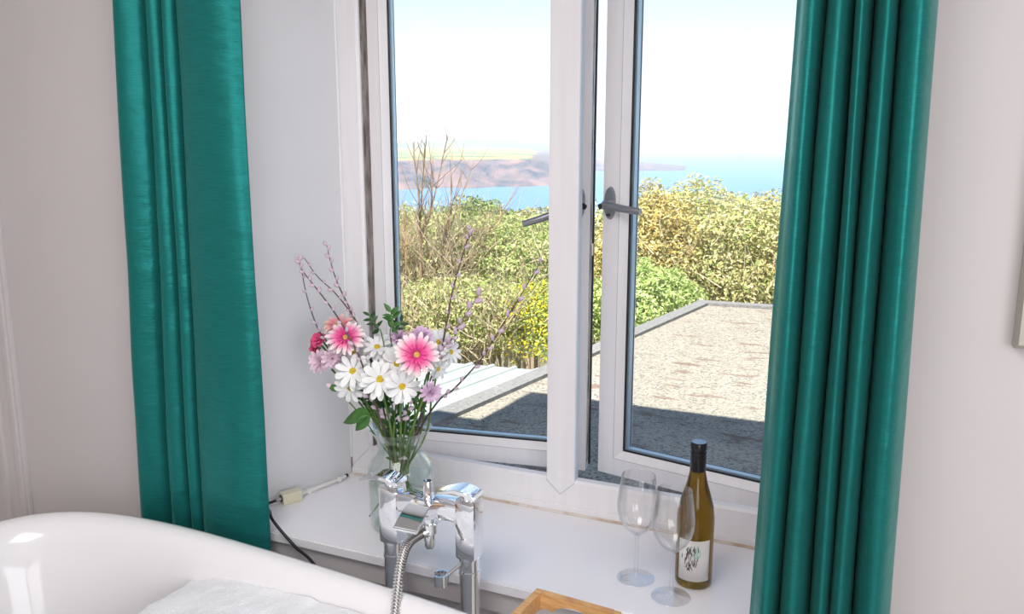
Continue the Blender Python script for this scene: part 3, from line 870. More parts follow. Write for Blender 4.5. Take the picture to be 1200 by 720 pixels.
def flower(name, px, py, Y, kind, rs, tilt, label, cat, group=None, stem_r=.0025):
    """tilt: (right, up) lean of the flower face away from the viewer"""
    head = P(px, py, Y)
    n = (CAMV - head).normalized()
    n = (n + RT * tilt[0] + Vector((0, 0, 1)) * tilt[1]).normalized()
    cv_, base = stem_curve(head, n, rf.randint(0, 40))
    root = empty(name, base)
    bm = NB(); tube(bm, [p - base for p in cv_], stem_r, 6); obj('stem', bm, m_stem, root, True)
    H = Matrix.Translation(head - base) @ align(n)
    layers = {'daisy': [(pet_daisy, 13, 0), (pet_daisy2, 9, .003)],
              'pink': [(pet_pink, 18, 0), (pet_pink, 15, .003), (pet_pink_in, 14, .005)],
              'peach': [(pet_peach, 17, 0), (pet_peach, 12, .003)],
              'lilac': [(pet_lilac, 12, 0), (pet_lilac, 11, .004), (pet_lilac, 8, .008)],
              'pale': [(pet_pale, 12, 0), (pet_pale, 11, .004), (pet_pale, 8, .008)],
              'rose': [(pet_rose, 7, 0), (pet_rose, 6, .003), (pet_rose, 5, .006)]}[kind]
    for li, (me, cnt, dz) in enumerate(layers):
        off = rf.uniform(0, 6)
        for k in range(cnt):
            o = bpy.data.objects.new('petal', me); C.objects.link(o); o.parent = root
            pitch = {'lilac': -.42, 'pale': -.42, 'rose': -.38}.get(kind, -.06) * li + rf.uniform(-.16, .12)
            s_ = rs * rf.uniform(.92, 1.06) * (1 - .10 * li * (kind in ('lilac', 'pale', 'rose')))
            o.matrix_local = H @ Matrix.Translation((0, 0, dz)) @ Matrix.Rotation(off + 2 * PI * k / cnt + rf.uniform(-.07, .07), 4, 'Z') @ Matrix.Rotation(pitch, 4, 'Y') @ Matrix.Scale(s_, 4)
    if kind in ('daisy', 'pink', 'peach'):
        rr = {'daisy': .0098, 'pink': .0115, 'peach': .0115}[kind] * rs
        bm = NB(); lathe(bm, [(0, -.002), (rr * .8, -.001), (rr, .002), (rr * .85, .0052), (rr * .45, .0066), (0, .0062)], 20)
        bmesh.ops.transform(bm, matrix=H, verts=bm.verts)
        obj('flower_centre', bm, m_yellow if kind == 'daisy' else m_disc2, root, True)
    bm = NB(); lathe(bm, [(0, -.014), (.004, -.012), (.008 * rs, -.005), (.009 * rs, .0), (0, .001)], 12)
    bmesh.ops.transform(bm, matrix=H, verts=bm.verts); obj('calyx', bm, m_stem, root, True)
    tag(root, label, cat, group)
    return root
GW = 'white daisies in the vase'
for a in ((445, 445, 1.545, 1.0, (0.0, .10), 'white daisy at the middle of the bunch, facing the room'),
          (414, 435, 1.555, .95, (-.35, .02), 'white daisy left of the middle daisy, below the small pink bloom'),
          (471, 453, 1.550, .90, (.15, -.15), 'white daisy right of the middle daisy, below the big pink bloom'),
          (411, 454, 1.560, .82, (-.45, -.55), 'white daisy lowest on the left side of the bunch'),
          (442, 408, 1.610, .84, (-.10, .95), 'upturned white daisy at the top centre, under the green sprig'),
          (466, 426, 1.575, .86, (-.55, -.25), 'white daisy half hidden by the big pink bloom'),
          (413, 414, 1.600, .82, (.2, 1.1), 'white daisy tucked under the small pink bloom'),
          (513, 402, 1.650, .74, (.55, .5), 'white daisy behind the big pink bloom, upper right'),
          (527, 413, 1.640, .66, (1.2, .1), 'white daisy seen side-on at the right edge of the bunch'),
          (512, 432, 1.620, .60, (1.0, -.5), 'small drooping white daisy right of the big pink bloom')):
    flower('daisy', a[0], a[1], a[2], 'daisy', a[3], a[4], a[5], 'daisy', GW)
flower('pink_gerbera', 488, 416, 1.535, 'pink', .97, (.10, .05), 'big pink and white gerbera on the right front of the bunch', 'gerbera', 'pink gerberas in the vase')
flower('pink_gerbera', 405, 397, 1.560, 'pink', .90, (-.15, .75), 'smaller pink and white gerbera at upper left of the bunch', 'gerbera', 'pink gerberas in the vase')
flower('peach_gerbera', 397, 383, 1.610, 'peach', .84, (-.25, 1.5), 'peach-pink gerbera turned away behind the smaller pink gerbera', 'gerbera')
GL = 'lilac chrysanthemums in the vase'
flower('pale_pink_chrysanthemum', 376, 424, 1.590, 'pale', .88, (-.45, .0), 'pale pink chrysanthemum at the far left of the bunch', 'chrysanthemum', GL)
flower('pale_pink_chrysanthemum', 389, 420, 1.570, 'pale', .76, (.1, -.1), 'pale pink chrysanthemum between the far left bloom and the daisies', 'chrysanthemum', GL)
flower('lilac_chrysanthemum', 468, 398, 1.620, 'lilac', .70, (-.2, .9), 'small lilac chrysanthemum at top, left of the big pink gerbera', 'chrysanthemum', GL)
flower('lilac_chrysanthemum', 493, 397, 1.600, 'lilac', .92, (.1, .9), 'lilac chrysanthemum just above the big pink gerbera', 'chrysanthemum', GL)
flower('lilac_chrysanthemum', 504, 459, 1.555, 'lilac', .82, (.25, -.35), 'lilac chrysanthemum low on the right, below the big pink gerbera', 'chrysanthemum', GL)
flower('rose', 375, 399, 1.60, 'rose', .84, (-.5, .3), 'deep pink rose at the far upper left of the bunch', 'rose', 'deep pink roses in the vase')
flower('rose', 371, 408, 1.62, 'rose', .66, (-.8, -.1), 'small deep pink rose just above the far left chrysanthemum', 'rose', 'deep pink roses in the vase')

# closed bud low on the left
hb = P(391, 455, 1.565); cv_, base = stem_curve(hb, (-.6, -.3, .5), 3)
bud = empty('flower_bud', base)
bm = NB(); tube(bm, [p - base for p in cv_], .0016, 6); obj('stem', bm, m_stem, bud, True)
bm = NB(); lathe(bm, [(0, -.012), (.006, -.008), (.0085, 0), (.006, .008), (.002, .011), (0, .011)], 14)
bmesh.ops.transform(bm, matrix=Matrix.Translation(hb - base) @ align((-.8, -.2, .4)), verts=bm.verts); obj('sepals', bm, m_leaf, bud, True)
bm = NB(); lathe(bm, [(0, .005), (.0062, .007), (.006, .013), (.003, .018), (0, .019)], 14)
bmesh.ops.transform(bm, matrix=Matrix.Translation(hb - base) @ align((-.8, -.2, .4)), verts=bm.verts); obj('bud_petals', bm, m_palelilac, bud, True)
tag(bud, 'closed pink-tipped flower bud low on the left of the bunch', 'flower bud')

# green leaves
def leaf_mesh(name, ln, w, m, fold=.25, bend=.2):
    bm = NB(); rows = []
    for i in range(8):
        f = i / 7; x = ln * f; ww = w * math.sin(PI * (f ** .8)) ** .9 + .0002
        z = -bend * ln * f * f
        rows.append([bm.verts.new((x, -ww, z + ww * fold)), bm.verts.new((x, 0, z)), bm.verts.new((x, ww, z + ww * fold))])
    for a, c in zip(rows, rows[1:]):
        for k in range(2): bm.faces.new((a[k], c[k], c[k + 1], a[k + 1]))
    me = bpy.data.meshes.new(name); bm.to_mesh(me); bm.free(); me.materials.append(m)
    for p in me.polygons: p.use_smooth = True
    return me
lf_small = leaf_mesh('leaf', .030, .0068, m_leaf)
lf_dark = leaf_mesh('leaf', .030, .0064, m_darkleaf)
lf_big = leaf_mesh('leaf', .068, .020, m_leaf, .2, .25)
def place_leaf(me, root, p, d, nrm, s=1.0):
    d = Vector(d).normalized(); nrm = Vector(nrm); nrm = (nrm - d * nrm.dot(d)).normalized(); y = nrm.cross(d)
    M = Matrix((d, y, nrm)).transposed().to_4x4()
    o = bpy.data.objects.new('leaf', me); C.objects.link(o); o.parent = root
    o.matrix_local = Matrix.Translation(p) @ M @ Matrix.Scale(s, 4)
    return o
def sprig(name, path, base_k, leaf, nleaf, s, label):
    pts = [P(*q) for q in path]
    neck = Vector((VX + rf.uniform(-.02, .02), VY + rf.uniform(-.02, .02), SZ + .206)); base = Vector((VX + rf.uniform(-.04, .04), VY + rf.uniform(-.03, .03), SZ + .02))
    cv_ = spline(pts + [neck, base], 6)
    root = empty(name, base)
    bm = NB(); tube(bm, [p - base for p in cv_], .0014, 5); obj('stem', bm, m_stem, root, True)
    up_n = max(1, len(pts) * 6 - 6)
    for k in range(nleaf):
        i = int(k / nleaf * up_n * .9)
        p = cv_[i]; tn = (cv_[max(0, i - 1)] - cv_[i + 1]).normalized()
        sd_ = tn.cross((CAMV - p).normalized()).normalized() * (1 if k % 2 else -1)
        place_leaf(leaf, root, p - base, tn * (.55 if k else 2) + sd_ * rf.uniform(.7, 1.1) + (CAMV - p).normalized() * rf.uniform(-.3, .5), (CAMV - p).normalized() + Vector((rf.uniform(-.6, .6), 0, rf.uniform(.2, .9))), s * rf.uniform(.75, 1.1))
    tag(root, label, 'foliage', 'green sprigs in the vase')
sprig('leafy_sprig', [(458, 366, 1.60), (461, 382, 1.60), (458, 400, 1.605)], 0, lf_small, 9, .82, 'green leafy sprig standing highest above the white daisies')
sprig('leafy_sprig', [(433, 370, 1.62), (441, 385, 1.615), (449, 400, 1.61)], 0, lf_dark, 9, .74, 'dark green sprig just left of the highest leafy sprig')
sprig('leafy_sprig', [(470, 378, 1.63), (464, 390, 1.62), (459, 404, 1.615)], 0, lf_dark, 7, .70, 'dark green sprig leaning over the lilac chrysanthemum')
sprig('leafy_sprig', [(455, 462, 1.60), (457, 472, 1.61), (460, 480, 1.615)], 0, lf_dark, 9, 1.15, 'dark leaves filling the bunch just above the vase rim')
sprig('leafy_sprig', [(430, 462, 1.61), (440, 474, 1.615), (450, 484, 1.62)], 0, lf_dark, 8, 1.0, 'dark leaves left of the stems above the vase rim')
sprig('leafy_sprig', [(496, 462, 1.62), (490, 474, 1.625), (482, 484, 1.63)], 0, lf_small, 8, .95, 'green leaves right of the stems above the vase rim')
sprig('leafy_sprig', [(462, 486, 1.60), (464, 505, 1.61), (466, 530, 1.62)], 0, lf_dark, 10, 1.0, 'dark leaves inside the vase neck at the front')
sprig('leafy_sprig', [(480, 488, 1.625), (479, 510, 1.63), (476, 540, 1.635)], 0, lf_small, 10, 1.0, 'green leaves inside the vase, right of the centre')
sprig('leafy_sprig', [(456, 500, 1.62), (460, 525, 1.625), (466, 560, 1.63)], 0, lf_small, 10, .9, 'green leaves inside the vase, left of the centre')
# green stalks crowding the bunch between the heads and the vase
bl = empty('broad_leaf_stem', (VX, VY, SZ + .02)); bb = Vector(bl.location)
bm = NB(); sp1 = spline([P(432, 487, 1.57), P(445, 494, 1.60), Vector((VX, VY, SZ + .2)), Vector((VX + .02, VY + .01, SZ + .02))], 6); tube(bm, [p - bb for p in sp1], .0018, 6); obj('stem', bm, m_stem, bl, True)
a_, b2 = P(434, 486, 1.568), P(397, 490, 1.555)
place_leaf(lf_big, bl, a_ - bb, b2 - a_, (.1, -.6, .9), 1.15)
a_, b2 = P(434, 488, 1.565), P(417, 502, 1.545)
place_leaf(lf_big, bl, a_ - bb, b2 - a_, (.2, -.9, .5), .72)
tag(bl, 'stem with two broad green leaves drooping over the left of the vase rim', 'foliage')

# pussy willow
bm = NB(); lathe(bm, [(0, 0), (.0022, .001), (.0036, .004), (.0038, .0075), (.0026, .011), (0, .0125)], 8)
me_cat = bpy.data.meshes.new('catkin'); bm.to_mesh(me_cat); bm.free(); me_cat.materials.append(m_catkin)
for p in me_cat.polygons: p.use_smooth = True
def willow(path, label, ncat, s=1.0, thick=.0016):
    pts = [P(*q) for q in path]
    d = Vector((pts[-1].x - VX, pts[-1].y - VY, 0)); d = d.normalized() if d.length > .01 else Vector((1, 0, 0))
    neck = Vector((VX, VY, SZ + .215)) + d * rf.uniform(.026, .038); base = Vector((VX, VY, SZ + .02)) - d * rf.uniform(.02, .045)
    cv_ = spline(pts + [neck, base], 7)
    n = len(cv_)
    root = empty('pussy_willow_branch', base)
    bm = NB(); tube(bm, [p - base for p in cv_], [thick * (.55 + .75 * min(1, i / (n * .6))) for i in range(n)], 6); obj('twig', bm, m_twig, root, True)
    m_ = (len(pts) - 1) * 7
    for k in range(ncat):
        f = k / max(1, ncat - 1)
        i = min(n - 2, int(f * m_ * .97))
        p = cv_[i]; tn = (cv_[max(0, i - 1)] - cv_[i + 1]).normalized()
        rd = tn.cross((CAMV - p).normalized()).normalized() * (1 if k % 2 else -1) + (CAMV - p).normalized() * rf.uniform(-.5, .8)
        o = bpy.data.objects.new('catkin', me_cat); C.objects.link(o); o.parent = root
        o.matrix_local = Matrix.Translation(p - base) @ align(tn * 1.0 + rd * .55) @ Matrix.Scale(1.22 * s * rf.uniform(.75, 1.1), 4)
    tag(root, label, 'branch', 'pussy willow branches in the vase')
willow([(352, 309, 1.57), (360, 349, 1.575), (372, 384, 1.58), (384, 402, 1.59), (420, 460, 1.60)], 'leftmost pussy willow branch, ending beside the deep pink rose', 9, .95)
willow([(350, 303, 1.545), (353, 315, 1.545), (369, 336, 1.545), (391, 365, 1.54), (412, 400, 1.535), (428, 437, 1.54)], 'pussy willow branch crossing in front of the smaller pink gerbera', 15, .95)
willow([(357, 303, 1.60), (372, 324, 1.605), (393, 344, 1.61), (412, 368, 1.615), (420, 384, 1.62), (440, 440, 1.62)], 'bare-looking pussy willow branch, second from the reveal at the top', 11, .8)
willow([(383, 288, 1.62), (388, 309, 1.62), (396, 333, 1.625), (409, 360, 1.63), (418, 381, 1.63), (440, 440, 1.63)], 'tallest of the pussy willow branches on the left', 14, .95)
willow([(550, 270, 1.66), (547, 283, 1.66), (536, 320, 1.655), (528, 352, 1.65), (521, 392, 1.645), (511, 435, 1.64)], 'tall upright pussy willow branch right of the flowers', 12, 1.0, .0018)
willow([(561, 347, 1.62), (543, 373, 1.62), (532, 395, 1.62), (519, 410, 1.625), (506, 440, 1.63)], 'short pussy willow branch with the fattest catkins', 13, 1.35)
willow([(633, 308, 1.66), (607, 352, 1.655), (580, 395, 1.65), (564, 421, 1.645), (532, 456, 1.64), (513, 471, 1.635)], 'long pussy willow branch leaning far right across the pane', 14, 1.1, .0019)
willow([(432, 466, 1.57), (446, 484, 1.58), (456, 496, 1.59)], 'short catkin twig dipping into the vase at the front', 6, 1.25)
willow([(482, 474, 1.57), (474, 488, 1.58), (470, 497, 1.59)], 'short catkin twig at the front right of the vase neck', 5, 1.25)


# ------------------------------------------------------------------ flat felt roof outside the window
RFZ = 0.50
m_felt = mat('mineral_felt', (0.30, 0.27, 0.22), 0.95, spec=0.1)
t, N, L, b = nodes(m_felt)
tcn = N.new('ShaderNodeTexCoord')
v1 = N.new('ShaderNodeTexVoronoi'); v1.inputs['Scale'].default_value = 125
L.new(tcn.outputs['Object'], v1.inputs['Vector'])
r1 = N.new('ShaderNodeValToRGB')
sp_ = N.new('ShaderNodeSeparateColor'); L.new(v1.outputs['Color'], sp_.inputs[0])
r1.color_ramp.interpolation = 'LINEAR'
for i, (p_, c_) in enumerate(((0.0, (.08, .078, .08)), (0.12, (.20, .185, .165)), (0.5, (.30, .27, .225)), (1.0, (.39, .35, .285)))):
    if i > 1: r1.color_ramp.elements.new(p_)
for e_, (p_, c_) in zip(sorted(r1.color_ramp.elements, key=lambda e: e.position), ((0.0, (.08, .078, .08)), (0.12, (.20, .185, .165)), (0.5, (.30, .27, .225)), (1.0, (.39, .35, .285)))):
    e_.position = p_; e_.color = (*c_, 1)
L.new(sp_.outputs[0], r1.inputs[0])
mp_ = N.new('ShaderNodeMapping'); mp_.inputs['Scale'].default_value = (3.2, 9, 1); mp_.inputs['Rotation'].default_value = (0, 0, R(24))
ns_ = N.new('ShaderNodeTexNoise'); ns_.inputs['Scale'].default_value = 1.6; ns_.inputs['Detail'].default_value = 5
L.new(tcn.outputs['Object'], mp_.inputs[0]); L.new(mp_.outputs[0], ns_.inputs['Vector'])
rs_ = N.new('ShaderNodeValToRGB'); rs_.color_ramp.elements[0].position = .575; rs_.color_ramp.elements[1].position = .66
L.new(ns_.outputs[0], rs_.inputs[0])
mx_ = N.new('ShaderNodeMixRGB'); mx_.inputs[2].default_value = (.17, .11, .085, 1)
ml_ = N.new('ShaderNodeMath'); ml_.operation = 'MULTIPLY'; ml_.inputs[1].default_value = .8
L.new(rs_.outputs[0], ml_.inputs[0]); L.new(ml_.outputs[0], mx_.inputs[0]); L.new(r1.outputs[0], mx_.inputs[1]); L.new(mx_.outputs[0], b.inputs['Base Color'])
bp_ = N.new('ShaderNodeBump'); bp_.inputs['Strength'].default_value = .7; bp_.inputs['Distance'].default_value = .006
L.new(v1.outputs['Distance'], bp_.inputs['Height']); L.new(bp_.outputs[0], b.inputs['Normal'])
m_kerb = mat('grey_kerb_felt', (0.17, 0.17, 0.17), 0.9)
add_noise(m_kerb, (0.13, 0.13, 0.13), (0.24, 0.23, 0.22), 60, detail=4)

roof = empty('flat_roof', (0, 0, RFZ)); roof['kind'] = 'structure'
lx = lambda y: -1.79 + (y - 1.95) * .1595
bm = NB(); prism(bm, [(lx(1.95) + .07, 1.95), (2.6, 1.95), (2.6, 6.0), (lx(5.80) + .07, 5.74)], -.25, 0); obj('felt_deck', bm, m_felt, roof)
bm = NB()
def kerb(p, q, w):
    p, q = Vector((*p, 0)), Vector((*q, 0)); d = (q - p).normalized(); nn = Vector((-d.y, d.x, 0))
    prism(bm, [tuple((p - nn * w / 2)[:2]), tuple((q - nn * w / 2)[:2]), tuple((q + nn * w / 2)[:2]), tuple((p + nn * w / 2)[:2])], -.28, .018)
kerb((lx(1.95) + .04, 1.95), (lx(5.745) + .04, 5.745), .09); obj('side_kerb', bm, m_kerb, roof)
bm = NB(); kerb((lx(5.78) - .006, 5.79), (2.6, 6.05), .09); obj('far_kerb', bm, m_kerb, roof)
# external wall below the roof so that it does not float
bm = NB(); prism(bm, [(lx(1.95) + .08, 1.96), (2.55, 1.96), (2.55, 5.9), (lx(5.7) + .1, 5.7)], -2.2, -.25); obj('annex_wall', bm, m_render, roof)

# pale glazed lean-to roof beside it
m_poly = mat('pale_polycarbonate', (0.40, 0.47, 0.48), 0.35)
add_noise(m_poly, (0.27, 0.36, 0.385), (0.36, 0.40, 0.38), 3, detail=4)
m_bar = mat('white_glazing_bar', (0.42, 0.44, 0.43), 0.5)
lt = empty('lean_to_roof', (0, 0, .44))
def ltp(u, v, dz=0):       # u 0..1 from the flat roof leftwards, v 0..1 from the house outwards
    y = 2.35 + (4.02 - 2.35) * v + u * .10
    x = lx(y) - .045 - u * (.78 - .06 * v)
    return (x, y, -u * .05 - v * .02 + dz)
for k in range(5):
    u0, u1 = k / 5 + .012, (k + 1) / 5 - .012
    bm = NB()
    q = [bm.verts.new(ltp(u, v, dz)) for dz in (-.012, 0) for u, v in ((u0, 0), (u1, 0), (u1, 1), (u0, 1))]
    for f in ((0, 1, 2, 3), (4, 5, 6, 7), (0, 1, 5, 4), (1, 2, 6, 5), (2, 3, 7, 6), (3, 0, 4, 7)): bm.faces.new([q[i] for i in f])
    obj('roof_panel', bm, m_poly, lt)
for k in range(6):
    u = k / 5
    bm = NB(); tube(bm, [ltp(u, 0, .002), ltp(u, 1, .002)], .013, 6); obj('glazing_bar', bm, m_bar, lt)
bm = NB(); prism(bm, [ltp(0, 0)[:2], ltp(1, 0)[:2], ltp(1, 1)[:2], ltp(0, 1)[:2]], -2.2, -.09); obj('lean_to_wall', bm, m_render, lt)
tag(lt, 'pale blue-white panelled lean-to roof left of the flat roof', 'roof')

# ------------------------------------------------------------------ ground, bushes
m_ground = mat('garden_ground', (0.10, 0.10, 0.04), 0.95)
add_noise(m_ground, (0.07, 0.075, 0.025), (0.17, 0.14, 0.07), 3, detail=6)
bm = NB(); gx, gy = 40, 40; g = []
for j in range(gy + 1):
    row = []
    f = j / gy; y = 1.0 + 120 * f ** 2.0
    for i in range(gx + 1):
        x = -60 + 100 * i / gx
        z = -1.6 - max(0, y - 8) * .13 + .35 * noise.noise((x * .12, y * .12, 0)) if y > 6.5 else -1.65
        row.append(bm.verts.new((x, y, z)))
    g.append(row)
for j in range(gy):
    for i in range(gx): bm.faces.new((g[j][i], g[j][i + 1], g[j + 1][i + 1], g[j + 1][i]))
gr = obj('ground', bm, m_ground, None, True); gr['kind'] = 'structure'

def leaf_mat(name, cols):
    m = mat(name, cols[0], 0.55, spec=0.3); island(m, cols, .6); return m
m_fol_green = leaf_mat('foliage_green', [(.22, .33, .08), (.34, .45, .12), (.46, .54, .20), (.58, .62, .32)])
m_fol_olive = leaf_mat('foliage_olive', [(.32, .31, .12), (.46, .42, .17), (.60, .54, .26), (.74, .67, .42)])
m_fol_dark = leaf_mat('foliage_dark', [(.05, .09, .02), (.11, .16, .03), (.20, .23, .06)])
m_fol_gold = leaf_mat('foliage_gold', [(.42, .31, .09), (.60, .44, .12), (.72, .58, .22)])
m_fol_gorse = leaf_mat('gorse_yellow', [(.16, .22, .03), (.42, .42, .03), (.72, .60, .02), (.82, .70, .04)])
m_stalk = leaf_mat('dry_stalks', [(.38, .30, .19), (.58, .48, .33), (.76, .67, .50)])
m_branch = leaf_mat('pale_branches', [(.22, .14, .09), (.42, .29, .19), (.58, .45, .32)])

def leaves(rnd, c, rad, n, size, zcut=-1.0, aspect=.42, lump=3.0):
    """leaf blades scattered through the outer shell of a lumpy crown: verts, faces"""
    vs, fs = [], []
    for k in range(n):
        while True:
            d = Vector((rnd.gauss(0, 1), rnd.gauss(0, 1), rnd.gauss(0, 1)))
            if d.length > .01:
                d.normalize()
                if d.z > zcut: break
        f = 1 - .42 * rnd.random() ** 1.7
        lum = 1 + .26 * noise.noise((d * lump) + Vector(c) * .7) + .12 * noise.noise((d * lump * 3) + Vector(c))
        p = Vector((c[0] + d.x * rad[0] * f * lum, c[1] + d.y * rad[1] * f * lum, c[2] + d.z * rad[2] * f * lum))
        a = (d + Vector((rnd.gauss(0, .8), rnd.gauss(0, .8), rnd.gauss(0, .8) + .3))).normalized()
        u = a.orthogonal().normalized(); u = (Matrix.Rotation(rnd.uniform(0, 6.28), 3, a) @ u)
        w = a.cross(u)
        s = size * .66 * rnd.uniform(.6, 1.35)
        i = len(vs)
        vs += [p - u * s, p + w * s * aspect + a * s * .12, p + u * s, p - w * s * aspect + a * s * .12]
        fs += [(i, i + 1, i + 2, i + 3)]
    return vs, fs

def stalks(rnd, c, rad, n, ln, r, up=.7, seg=4):
    bm = NB()
    for k in range(n):
        p = Vector((c[0] + rnd.uniform(-1, 1) * rad[0], c[1] + rnd.uniform(-1, 1) * rad[1], c[2] + rnd.uniform(-1, .55) * rad[2]))
        d = Vector((rnd.gauss(0, .6), rnd.gauss(0, .5), up + rnd.random() * .6)).normalized()
        L_ = ln * rnd.uniform(.4, 1.2); pts = [p]
        for q in range(seg):
            d = (d + Vector((rnd.gauss(0, .22), rnd.gauss(0, .22), rnd.gauss(0, .12)))).normalized()
            pts.append(pts[-1] + d * L_ / seg)
        tube(bm, pts, [r * (1 - .7 * i / seg) for i in range(seg + 1)], 3, False)
    return bm

def bush(name, px, py, dist, w, h, dep, mats, label, n=7000, size=.035, seed=1, group=None, nst=0, stl=.5, zcut=-.55, cat='bush'):
    """bush whose crown centre is seen at (px, py), dist metres out from the window wall"""
    rnd = random.Random(seed)
    c = P(px, py, dist)
    root = empty(name, (c.x, c.y, -1.8))
    off = Vector(root.location)
    for i, (mm, fr) in enumerate(mats):
        vs, fs = leaves(rnd, c, (w, dep, h), int(n * fr * 1.9), size, zcut)
        me = bpy.data.meshes.new('foliage'); me.from_pydata([v - off for v in vs], [], fs)
        o = mobj('foliage', me, mm, root); o['kind'] = 'stuff'
    if nst:
        bm = stalks(rnd, (c.x - off.x, c.y - off.y - dep * .45, c.z - off.z), (w * .85, dep * .6, h * .9), nst, stl, .0052)
        o = obj('stalks', bm, m_stalk, root); o['kind'] = 'stuff'
    bm = NB()
    for k in range(5):
        a_ = k * 1.256 + rnd.random()
        tube(bm, [(.05 * math.cos(a_), .05 * math.sin(a_), .0), (.2 * w * math.cos(a_), .2 * dep * math.sin(a_), (c.z - off.z) * .6), (.5 * w * math.cos(a_), .5 * dep * math.sin(a_), c.z - off.z + h * .2)], [.03, .022, .008], 5)
    obj('trunk', bm, m_branch, root)
    tag(root, label, cat, group)
    return root
GB = 'bushes beyond the flat roof'
# right of the mullion
bush('olive_bush', 830, 318, 8.2, 1.25, .80, .9, [(m_fol_olive, .8), (m_fol_green, .2)], 'broad olive-yellow bush behind the far kerb of the flat roof', 22000, .034, 1, GB, 320, .5)
bush('olive_bush', 940, 330, 8.4, 1.0, .75, .9, [(m_fol_olive, .9), (m_fol_green, .1)], 'olive-yellow bush partly behind the right curtain', 12000, .034, 2, GB, 120, .5)
bush('golden_bush', 762, 300, 7.6, .46, .62, .5, [(m_fol_gold, .45), (m_fol_olive, .55)], 'golden-tipped bush just right of the window handle', 8000, .03, 3, GB, 90, .5)
bush('green_bush', 752, 362, 6.6, .46, .36, .5, [(m_fol_green, 1)], 'low bright green bush beside the left kerb of the flat roof', 7000, .032, 4, GB)
bush('evergreen_bush', 805, 300, 9.4, 1.3, .62, .8, [(m_fol_olive, .6), (m_fol_dark, .4)], 'dark-tipped bush at the back, topping the olive hedge', 10000, .036, 5, GB)
# left of the mullion
bush('green_bush', 590, 318, 7.6, 1.0, .52, .7, [(m_fol_green, .8), (m_fol_olive, .2)], 'bright green bush in the middle of the left pane', 14000, .034, 6, GB, 420, .6)
bush('bramble_thicket', 508, 340, 7.2, .72, .80, .6, [(m_fol_olive, .35), (m_fol_green, .65)], 'straw-coloured bramble thicket at the left of the left pane', 5500, .030, 7, GB, 2000, .6)
bush('gorse_bush', 628, 384, 6.3, .46, .36, .4, [(m_fol_gorse, .55), (m_fol_green, .45)], 'yellow flowering gorse bush just beyond the lean-to roof', 7000, .024, 8, GB, 40, .3)
bush('green_bush', 545, 372, 6.2, .72, .34, .45, [(m_fol_green, .55), (m_fol_olive, .45)], 'low green bush under the bramble thicket, above the lean-to roof', 6500, .028, 9, GB, 700, .35)
bush('evergreen_bush', 556, 275, 10.0, .62, .46, .6, [(m_fol_dark, .6), (m_fol_green, .4)], 'dark green round bush at the skyline of the left pane', 7000, .034, 10, GB)
bush('evergreen_bush', 625, 285, 10.4, .62, .46, .6, [(m_fol_dark, .3), (m_fol_olive, .7)], 'low olive bush at the skyline beside the mullion', 6000, .034, 11, GB)
bush('green_bush', 480, 292, 9.0, .6, .50, .6, [(m_fol_green, .5), (m_fol_olive, .5)], 'green bush at the skyline behind the bare sapling', 6000, .034, 12, GB, 120, .6)
bush('green_bush', 700, 330, 8.0, .7, .72, .6, [(m_fol_olive, .6), (m_fol_green, .4)], 'olive-green bush mostly hidden behind the mullion', 7000, .034, 13, GB, 60, .5)

# bare saplings standing over the thicket
def sapling(root_px, tops, Y, label, seed, r0=.014):
    rnd = random.Random(seed)
    b0 = P(root_px[0], root_px[1], Y); base = Vector((b0.x, b0.y, -1.8))
    root = empty('bare_sapling', base)
    bm = NB(); br = NB()
    for tx, ty in tops:
        e_ = P(tx, ty, Y + rnd.uniform(-.25, .25))
        m1 = b0.lerp(e_, .45) + Vector((rnd.uniform(-.05, .05), 0, 0))
        pts = spline([base.lerp(b0, .2), b0, m1, e_], 6)
        tube(bm, [p - base for p in pts], [r0 * (1 - .82 * i / (len(pts) - 1)) for i in range(len(pts))], 5)
        for k in range(18):
            i = rnd.randint(7, len(pts) - 2); p = pts[i]
            d = ((pts[i + 1] - pts[i]).normalized() + Vector((rnd.gauss(0, .7), rnd.gauss(0, .4), rnd.uniform(-.1, .5)))).normalized()
            L_ = rnd.uniform(.08, .34)
            q = spline([p, p + d * L_ * .5, p + (d + Vector((rnd.gauss(0, .2), 0, .25))) * L_], 3)
            tube(br, [v - base for v in q], [r0 * .32, r0 * .28, r0 * .24, r0 * .2, r0 * .16, r0 * .12, r0 * .1][:len(q)], 4, False)
    obj('trunk', bm, m_branch, root); o = obj('twigs', br, m_branch, root); o['kind'] = 'stuff'
    tag(root, label, 'sapling', 'bare saplings over the thicket')
sapling((493, 300), [(484, 165), (500, 158), (527, 150), (508, 200)], 6.6, 'tallest bare sapling, rising against the sea at the left', 21)
sapling((520, 310), [(556, 188), (540, 205), (530, 180)], 6.8, 'bare sapling with pale twigs right of the tallest sapling', 22, .011)
sapling((545, 300), [(606, 220), (597, 242), (575, 250)], 7.0, 'low pale bare branch arching towards the mullion', 23, .008)
sapling((476, 320), [(466, 228), (475, 250), (490, 245)], 6.5, 'short bare sapling next to the left sash frame', 24, .009)

